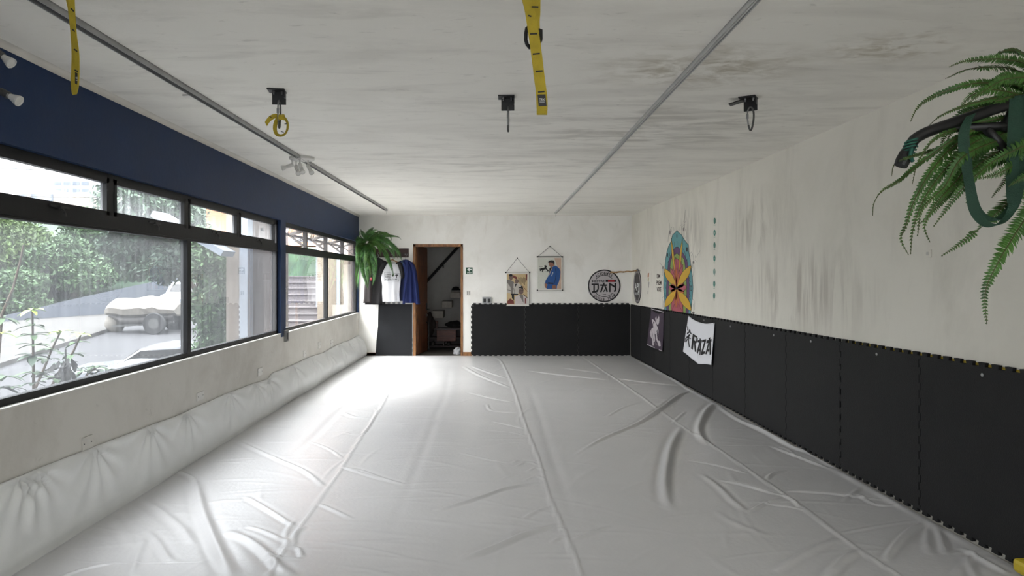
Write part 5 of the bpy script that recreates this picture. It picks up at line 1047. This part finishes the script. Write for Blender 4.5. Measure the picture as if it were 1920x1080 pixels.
o = sheet('ground_street', [G_(-90,-40), G_(40,-40), G_(40,-2.9), G_(XL-.25,-2.9), G_(XL-.25,13.2), G_(-2.9,13.2), G_(-2.9,90), G_(-90,90)], M_road); o['kind'] = 'structure'
def strip(name, A, B_, wd, h, mt, label, cat):
    """raised strip whose near edge runs through street points A and B"""
    d = (B_-A).normalized(); nrm = Vector((-d.y, d.x, 0)).normalized(); nrm = nrm if nrm.x < 0 else -nrm; a = A-d*12; c = B_+d*60
    b = MB(); q = [a, c, c+nrm*wd, a+nrm*wd]; q = [Vector((p.x, p.y, gz(p.y)+h)) for p in q]; lo = [p-Vector((0,0,h+.2)) for p in q]
    b.add(q+lo, [(0,1,2,3),(7,6,5,4),(0,4,5,1),(1,5,6,2),(2,6,7,3),(3,7,4,0)]); o = b.build(name, mt); 
    if label: tag(o, label, cat)
    else: o['kind'] = 'structure'
    return nrm, d
kA, kB = onstreet(0, 690), onstreet(207, 621)
nrm, dS = strip('ground_sidewalk', kA, kB, 6, .14, M_walk, None, None)
# the long white wall behind the pavement
top = [(60,580),(116,565),(200,547),(243,538),(300,528)]; base = [at(x, 0, 1) for x, y in top]
Yw = 34.0; b = MB(); P = [at(x, y, Yw+(x-60)*.02) for x, y in ((-60,606),(60,580),(116,565.5),(200,547),(243,537.5),(330,519))]
lo = [Vector((p.x, p.y, p.z-1.35)) for p in P]; n = len(P); vs = P+lo+[p+Vector((0,.25,0)) for p in P]+[p+Vector((0,.25,0)) for p in lo]
b.add(vs, [f for i in range(n-1) for f in ((i, i+1, n+i+1, n+i), (2*n+i, 2*n+i+1, i+1, i), (3*n+i, 3*n+i+1, 2*n+i+1, 2*n+i), (n+i, n+i+1, 3*n+i+1, 3*n+i))]+[(0,n,3*n,2*n),(n-1,3*n-1,4*n-1,2*n-1)])
o = b.build('garden_wall', M_bwall); tag(o, 'long pale brick garden wall across the street, below the trees', 'wall')
# hillside of ground behind the wall
b = MB(); q = [Vector((-75,36,-2.3)), Vector((5,36,.1)), Vector((5,80,9)), Vector((-75,80,9))]; b.add(q, [(0,1,2,3)]); o = b.build('ground_hillside', M_leaf[2]); o['kind'] = 'structure'
# boat under a cover on its trailer
Yb = 30.0; Kb = Yb/F; zg = onstreet(300, 606).z
k2z = 560/1592; BP = lambda x, y, Y=Yb: at(x*k2z, 400+y*k2z, Y)
root = thing('covered_boat', BP(770, 600), 'boat wrapped in pale tarpaulin on a trailer in the street', 'boat')
secs = [(567,512,534,.15),(590,478,540,.45),(630,452,548,.8),(665,449,552,.9),(715,454,560,1.0),(760,446,560,1.0),(805,436,560,1.05),(835,446,556,1.05),(870,440,552,1.05),(900,462,548,1.0),(940,470,545,.95),(968,482,545,.75)]
b = MB(); vs = []; m_ = 18
for x, yt, yb_, hw in secs:
    for j in range(m_):
        a = 2*math.pi*j/m_; c_, s_ = math.cos(a), math.sin(a); cy = (yt+yb_)/2; hh = (yb_-yt)/2; sh = math.copysign(abs(s_)**(.9 if s_ > 0 else .55), s_)
        p = BP(x, cy-hh*sh, Yb); vs.append(p+Vector((0, c_*hw*(1.0 if s_ < .2 else .75)*1.0, 0))+Vector((.05*mnoise.noise((x*.05, j, 0)),)*3))
b.add(vs, [(i*m_+j, i*m_+(j+1) % m_, (i+1)*m_+(j+1) % m_, (i+1)*m_+j) for i in range(len(secs)-1) for j in range(m_)]+[tuple(range(m_-1, -1, -1)), tuple((len(secs)-1)*m_+j for j in range(m_))])
M_cov = mat('boat_cover', (112,107,99), .7, var=.12, scale=2, bump=.6, bscale=4)
b.build('tarpaulin', M_cov, root)
b = MB(); vs = []
for x, yt, yb_, hw in ((600,520,552,.35),(690,530,598,.8),(850,520,600,.9),(960,510,572,.7)):
    for a in range(12): t_ = 2*math.pi*a/12; cy, hh = (yt+yb_)/2, (yb_-yt)/2; vs.append(BP(x, cy+hh*math.sin(t_))+Vector((0, hw*math.cos(t_), 0)))
b.add(vs, [(i*12+j, i*12+(j+1) % 12, (i+1)*12+(j+1) % 12, (i+1)*12+j) for i in range(3) for j in range(12)]); b.build('hull', mat('hull_grey', (78,75,73), .5), root, smooth=True)
b = MB(); vs = []
for x, yc, r_ in ((562,590,.12),(575,585,.30),(605,590,.42),(635,590,.40),(655,592,.2)):
    for a in range(12): t_ = 2*math.pi*a/12; vs.append(BP(x, yc)+Vector((0, r_*.8*math.cos(t_), r_*math.sin(t_))))
b.add(vs, [(i*12+j, i*12+(j+1) % 12, (i+1)*12+(j+1) % 12, (i+1)*12+j) for i in range(4) for j in range(12)]+[tuple(range(12)), tuple(48+j for j in range(12))]); b.build('outboard_motor', M_cov, root, smooth=True)
b = MB(); zt = BP(0, 612).z; xa, xb = BP(640, 0).x, BP(960, 0).x; 
for dy in (-.6, .6): b.bar((xa, Yb+dy, zt+.12), (xb, Yb+dy, zt+.30), .07, .09)
b.bar(BP(880, 590)+Vector((0,-.9,0)), BP(880, 590)+Vector((0,.9,0)), .07, .07); b.build('trailer_frame', M_zinc, root)
for dy in (-.95, .95):
    b = MB(); c = BP(880, 580)+Vector((0, dy, 0)); b.lathe(c, [(.10,-.09),(.42,-.09),(.46,-.05),(.46,.05),(.42,.09),(.10,.09)], 28, (0,1,0)); wl = b.build('wheel', M_bk, root); b = MB(); b.lathe(c, [(.22,-.095),(.22,.095)], 20, (0,1,0)); b.build('hub', M_zinc, wl)
# cars
def car(c, ang, L, W, Hh, mt, label):
    root = thing('parked_car', c, label, 'car', 'cars in the street', rz=ang); M = Matrix.Translation(c) @ Matrix.Rotation(ang, 4, 'Z')
    prof = [(-.5,.28),(-.49,.50),(-.46,.62),(-.22,.68),(-.10,.95),(.0,1.0),(.22,1.0),(.38,.90),(.46,.70),(.49,.60),(.5,.30),(.46,.20),(-.46,.20)]
    b = MB(); n = len(prof); vs = []
    for wy, sc_ in ((-1, .93), (-.9, 1), (.9, 1), (1, .93)):
        for x, z in prof: t_ = .86 if z > .72 else 1; vs.append(M @ Vector((x*L*(sc_ if z <= .72 else sc_*.98), wy*W/2*t_, z*Hh*(1 if abs(wy) < 1 else .985))))
    b.add(vs, [(i*n+j, i*n+(j+1) % n, (i+1)*n+(j+1) % n, (i+1)*n+j) for i in range(3) for j in range(n)]+[tuple(range(n-1, -1, -1)), tuple(3*n+j for j in range(n))]); b.build('car_body', mt, root, smooth=False, bevel=.04)
    b = MB()
    for sg in (-1, 1): b.prism([(-.20,.70),(-.09,.93),(.21,.96),(.36,.88),(.42,.71)], lambda u, v, d: M @ Vector((u*L, sg*(W/2*.90+d), v*Hh)), 0, .03)
    b.prism([(-.40,.71),(.40,.71),(.34,.94),(-.34,.94)], lambda u, v, d: M @ Vector((-(.10+.10*(1-(v-.71)/.23))*L-d-.02, u*W, v*Hh)), 0, .03); b.build('car_windows', M_bk, root)
    for x in (-.31, .31):
        for sg in (-1, 1): b = MB(); b.lathe(M @ Vector((x*L, sg*(W/2-.1), .31)), [(.1,-.1),(.30,-.1),(.32,0),(.30,.1),(.1,.1)], 20, M.to_3x3() @ Vector((0,1,0))); b.build('wheel', M_bk, root)
    return root
M_carw = mat('car_white', (130,133,138), .25, coat=.6); M_carg = mat('car_silver', (160,166,172), .3, coat=.5, metal=.3)
p = at(352, 580, 38); car(Vector((p.x, 38, gz(38))), math.radians(100), 4.4, 1.8, 1.75, M_carg, 'silver car parked beyond the covered boat')
p = onstreet(315, 700, 1.3); car(Vector((-7.3, 16.2, gz(16.2))), math.radians(12), 4.3, 1.75, 1.35, M_carw, 'white car close below the big window, only roof and bonnet visible')
# buildings
def building(x0, x1, y0, y1, Y, dep, rows, cols, mt, label, mw, mode='slit'):
    p, q = at(x0, y0, Y), at(x1, y1, Y); root = thing('far_building', (p.x, Y, q.z), label, 'building', 'buildings seen through the window')
    b = MB(); b.box((p.x, Y, q.z), (q.x, Y+dep, p.z)); b.build('walls', mt, root); W = q.x-p.x; Hh = p.z-q.z
    for r_ in range(rows):
        for c_ in range(cols):
            b = MB(); u0 = p.x+W*(c_+.15)/cols; v1 = p.z-Hh*(r_+.25)/rows; b.box((u0, Y-.05, v1-Hh*.45/rows), (u0+W*.7/cols, Y+.05, v1)); b.build('window', mw, root)
    return root
M_fb = mat('far_concrete', (104,108,114), .9); M_fw = mat('far_window', (66,74,84), .4)
building(100, 168, 338, 640, 120, 20, 24, 4, M_fb, 'tall pale office tower with window bands, far beyond the trees', M_fw)
building(30, 104, 356, 660, 95, 12, 10, 3, mat('far_cream', (122,112,98), .9), 'cream block beside the tall office tower', M_fw)
for i, (dz, lb) in enumerate(((0, 'upper power line crossing the top left pane'), (-1.0, 'middle power line crossing the top left pane'), (-2.1, 'lowest power line crossing the top left pane'))):
    b = MB(); b.tube([Vector((-40, 18, 7.4+dz))+(Vector((32, 16, 0)))*(j/12)+Vector((0,0,-.6*math.sin(math.pi*j/12))) for j in range(13)], .018, 6); o = b.build('power_line', M_bk); tag(o, lb, 'power line', 'power lines over the street')
# trees
def tree(c, blobs, trunk, mt, nleaf, size, label, name='tree', group=None, seed=0, young=0):
    c = Vector(c); root = thing(name, c, label, 'tree' if name != 'shrub' else 'shrub', group); rnd = np.random.RandomState(seed)
    b = MB(); top = max((Vector(bb[0]) for bb in blobs), key=lambda v: v.z); b.tube([c, c+Vector((.1, .1, (top.z-c.z)*.5)), top], [trunk, trunk*.7, trunk*.25], 8)
    for bb in blobs[:6]: b.tube([c+Vector((.05,.05,(top.z-c.z)*.45)), Vector(bb[0])], [trunk*.4, trunk*.12], 6)
    b.build('trunk', M_bark, root)
    tot = sum(bb[1][0]*bb[1][2] for bb in blobs); V_ = []; 
    for (cc, rr) in blobs:
        n = int(nleaf*rr[0]*rr[2]/tot); d = rnd.normal(size=(n, 3)); d /= np.linalg.norm(d, axis=1)[:, None]; r_ = rnd.uniform(.55, 1.05, n)[:, None]**.6; sub = rnd.normal(size=(40, 3)); sub /= np.linalg.norm(sub, axis=1)[:, None]
        pick = sub[rnd.randint(0, 40, n)]; d = d*.45+pick*.75; P_ = np.array(cc)+d*np.array(rr)*r_
        a = rnd.normal(size=(n, 3)); a /= np.linalg.norm(a, axis=1)[:, None]; bb_ = np.cross(a, rnd.normal(size=(n, 3))); bb_ /= np.linalg.norm(bb_, axis=1)[:, None]; s_ = size*rnd.uniform(.6, 1.3, n)[:, None]
        V_.append(np.stack([P_-a*s_, P_+bb_*s_*.38, P_+a*s_, P_-bb_*s_*.38], 1))
    V_ = np.concatenate(V_).reshape(-1, 3); n = len(V_)//4; V_ -= np.array(c)[None]
    me = bpy.data.meshes.new('foliage'); me.vertices.add(4*n); me.vertices.foreach_set('co', V_.astype('f').ravel()); me.loops.add(4*n); me.loops.foreach_set('vertex_index', np.arange(4*n).astype('i')); me.polygons.add(n); me.polygons.foreach_set('loop_start', (np.arange(n)*4).astype('i')); me.update(calc_edges=True); me.materials.append(mt)
    o = bpy.data.objects.new('foliage', me); C.objects.link(o); o.parent = root
rnd = random.Random(11)
def crown(px, py, Y, rx, rz, k_=7):
    c = at(px, py, Y); s_ = Y/F; return [((c.x+rnd.uniform(-.6,.6)*rx*s_, Y+rnd.uniform(-.5,.5)*rx*s_, c.z+rnd.uniform(-.55,.55)*rz*s_), (rx*s_*rnd.uniform(.45,.65),)*2+(rz*s_*rnd.uniform(.45,.65),)) for _ in range(k_)]
for i, (px, py, Y, rx, rz, mi, lb) in enumerate(((-30,470,40,90,90,0,'olive-green tree at the far left behind the garden wall'), (60,480,44,80,75,0,'broad olive tree behind the garden wall, left of the tower'), (140,500,42,75,50,1,'mid-green tree low behind the garden wall'),
        (205,470,47,75,75,1,'tall green tree behind the garden wall, right of the tower'), (290,480,50,80,70,2,'dark tree behind the covered boat'), (20,550,38,70,45,1,'low bushy tree right behind the garden wall at left'), (370,470,52,90,80,2,'tree behind the silver car'), (-110,480,38,80,100,1,'green tree outside the frame edge behind the wall'))):
    cc = at(px, py, Y); tree((cc.x, Y, gz(Y)+.5), crown(px, py, Y, rx, rz, 9), .25, M_leaf[mi], 30000, .15, lb, group='trees beyond the street', seed=i)
Yt = 13.5; c = at(360, 430, Yt)
tree((c.x-.3, Yt+1.5, gz(Yt)), crown(285, 400, Yt, 95, 75, 12)+crown(300, 490, Yt, 70, 45, 6)+[((at(250,480,Yt).x, Yt, at(250,480,Yt).z), (.35,.35,.45)), ((at(215,455,Yt).x, Yt, at(215,455,Yt).z), (.3,.3,.35))], .12, M_leaf[2], 30000, .06, 'dark leafy tree whose low branches hang in front of the boat', seed=30)
tree((-4.9, 12.2, gz(12)), [((at(393,y,12).x+dx, 12+dy, at(393,y,12).z), (.26,.3,.36)) for y, dx, dy in ((480,0,0),(530,.05,.1),(570,-.05,0),(610,.03,.1),(645,-.05,0),(680,0,0),(460,-.15,.2),(500,-.1,.1))], .06, M_leaf[1], 12000, .055, 'slim leafy tree against the neighbouring wall in the right pane', seed=31)
# young plants close to the glass
def leafy(name, stem, whorls, label, seed, YY, lw=1.0):
    r_ = random.Random(seed); P_ = [BP(x, y, YY) for x, y in stem]; root = thing(name, (P_[0].x, YY, gz(YY)), label, 'plant', 'young plants outside the window'); bot = Vector((P_[0].x+.05, YY+.05, gz(YY)))
    b = MB(); b.tube([bot]+P_, [.014]+[.010-.006*i/len(P_) for i in range(len(P_))], 6); b.build('stem', M_bark, root)
    for (x, y, n, l, mi) in whorls:
        c = BP(x, y, YY)
        for j in range(n):
            a = 2*math.pi*j/n+r_.uniform(-.3,.3); el = r_.uniform(-.15,.45); L_ = l*k2z*YY/F*r_.uniform(.8,1.15); d = Vector((math.cos(a)*math.cos(el), math.sin(a)*math.cos(el), math.sin(el))); sd = d.cross(Vector((0,0,1))).normalized(); b = MB(); vs = []; m = 7
            for q in range(m):
                t = q/(m-1); w_ = L_*.19*math.sin(math.pi*min(.97, t*.9+.06))**.8*lw*(1 if q < m-1 else .05); p = c+d*L_*t+Vector((0,0,-.35*L_*t*t)); vs += [p-sd*w_+Vector((0,0,.25*w_)), p, p+sd*w_+Vector((0,0,.25*w_))]
            b.add(vs, [f for q in range(m-1) for f in ((q*3, q*3+1, q*3+4, q*3+3), (q*3+1, q*3+2, q*3+5, q*3+4))]); o = b.build('leaf', M_leaf[mi], root, smooth=True)
PL = 4.7
leafy('young_plant', [(180,960),(178,800),(175,640),(172,520)], [(172,515,7,75,3),(176,560,4,55,1),(176,600,5,85,1),(178,650,6,90,1),(178,705,6,95,1),(180,760,6,95,2),(180,850,6,90,1),(180,905,6,80,2)], 'tall young plant with yellow-green top outside the big window, leftmost stem', 1, PL)
leafy('young_plant', [(180,950),(230,840),(270,740),(318,640)], [(318,632,6,70,3),(300,670,4,60,1),(275,730,5,75,1),(255,780,5,80,1),(230,850,5,85,2)], 'young plant with yellow-green top in the middle of the three stems', 2, PL+.15)
leafy('young_plant', [(270,930),(330,820),(390,740),(430,650)], [(430,645,6,70,3),(415,690,4,70,1),(380,755,5,85,1),(340,805,6,85,2),(300,880,6,90,1)], 'leaning young plant, rightmost of the tall stems outside the window', 3, PL-.1)
leafy('young_plant', [(440,900),(470,850),(520,820)], [(440,840,5,80,2),(480,830,5,80,1),(520,818,6,75,1),(560,835,5,80,2),(590,830,4,50,2)], 'low bushy plant right of the tall stems at the sill', 4, PL+.1)
leafy('young_plant', [(-20,900),(10,540),(70,400),(110,250),(125,170)], [(40,480,4,80,2),(20,560,5,90,1),(10,640,5,85,3),(75,350,3,30,1),(130,165,4,30,3),(30,870,6,95,1),(0,930,6,95,2),(60,930,6,80,1)], 'thin tall stem at the very left edge of the window', 5, PL-.3)
b = MB(); rr = random.Random(9); c0 = BP(350, 800, PL-.2)
for j in range(16):
    c = c0+Vector((rr.uniform(-.05,.05), rr.uniform(-.04,.04), rr.uniform(-.08,.07))); d = Vector((rr.uniform(-1,1), rr.uniform(-1,1), rr.uniform(-1.6,-.2))).normalized(); sd = d.cross(Vector((.3,1,.2))).normalized(); L_ = rr.uniform(.07,.12)
    P_ = [c+d*L_*q/6+sd*.018*math.sin(q*.7)-Vector((0,0,.02*(q/6)**2)) for q in range(7)]; b.ribbon(P_, [Matrix.Rotation(q*.35, 3, d) @ sd*(.003+.024*math.sin(math.pi*min(.96, q/6+.04))) for q in range(7)], .0015)
b.tube([c0+Vector((0,0,.09)), c0, c0+Vector((.01,0,-.12))], .005, 6)
o = b.build('dead_leaves', mat('dead_leaf', (38,38,36), .9)); tag(o, 'dark shrivelled leaves among the young plants', 'dead leaves', kind='stuff')
# neighbouring house: beige wall, pale column, sloping white eave
root = thing('neighbour_porch', (-3.7, 11, gz(11)), 'beige neighbouring wall with pale column seen in the right pane', 'building')
M_beige = mat('beige_wall', (118,108,98), .85, var=.15, scale=2); M_pale = mat('pale_column', (122,129,138), .7)
xa, xb, xc, xd = (at(x, 0, 11).x for x in (424, 455, 470, 520))
b = MB(); b.box((xa, 11, gz(11)), (xb, 11.3, 3.2)); b.build('wall', M_beige, root)
b = MB(); b.box((xb, 10.85, gz(11)), (xc, 11.2, 3.2)); b.build('column', M_pale, root)
b = MB(); b.box((xc, 11.1, gz(11)), (at(534,0,11.1).x, 11.3, 3.2)); b.build('wall', mat('brown_wall', (84,77,74), .85), root)
b = MB(); p, q = at(374, 448, 10.6), at(428, 476, 10.6); b.bar(p+Vector((-.6,0,.36)), q, .5, .09, up=(0,0,1)); b.build('eave', M_pale, root)
# outside stair, beige wall and brick block beyond the far window
root = thing('outside_stairs', (-4.9, 17, gz(17)), 'weathered outside stairs rising away beyond the far window', 'stairs')
M_sidin = mat('weathered_step', (84,80,82), .85, var=.15, scale=5)
for i in range(13):
    z = -.45+i*.165; b = MB(); b.box((-6.4, 17+i*.28, z-.6), (-4.12, 17.28+i*.28+.03, z-.03)); b.box((-6.4, 16.97+i*.28, z-.03), (-4.12, 17.3+i*.28, z)); b.build('step', M_sidin, root)
b = MB(); b.box((-6.4, 17, gz(17)), (-4.12, 20.6, -.85)); b.build('stair_base', M_pale, root)
M_bei2 = mat('cream_wall', (112,103,92), .85, var=.08); root = thing('neighbour_house', (-3.6, 16, gz(16)), 'cream house wall with brick upper storey beyond the far window', 'building')
xe = at(614, 0, 16).x+.02
b = MB(); b.box((xe-.25, 16, gz(16)), (-2.3, 16.3, 2.35)); b.build('wall', M_bei2, root)
p = at(632, 0, 15.98); b = MB(); b.box((p.x, 15.93, gz(16)), (p.x+.07, 16, 2.3)); b.build('downpipe', M_pale, root)
M_brick = mat('brick_orange', (150,100,72), .85, var=.15, scale=6, bump=.3, bscale=10, stretch=(1,1,4))
b = MB(); b.box((-8.5, 21.4, 2.45), (-3.4, 22.4, 6)); b.build('brick_storey', M_brick, root)
b = MB(); b.box((-8.5, 21.3, -2), (-3.4, 22.3, 2.40)); b.build('hedge_block', M_leaf[2], root)  # plain leaf-coloured block standing in for the dark hedge above the stairs
p = at(596, 440, 19); b = MB()
rr = random.Random(3)
for j in range(160): q = Vector((p.x+rr.uniform(-.4,.4), 19+rr.uniform(-.3,.3), p.z+rr.uniform(-.10,.14))); b.bar(q, q+Vector((rr.uniform(-.25,.25), rr.uniform(-.1,.1), rr.uniform(-.12,.12))), .02, .02)
o = b.build('brushwood_pile', mat('brushwood', (88,74,60), .9)); tag(o, 'tangled dry brushwood seen through the open top sash', 'brushwood')
b = MB(); b.box((p.x-.7, 18.7, p.z-.18), (p.x+.5, 19.4, p.z-.12)); b.box((p.x-.05, 19.0, gz(19)), (p.x+.05, 19.1, p.z-.18)); ob = b.build('plank_roof', M_pale); tag(ob, 'pale board roof carrying the brushwood outside', 'roof')
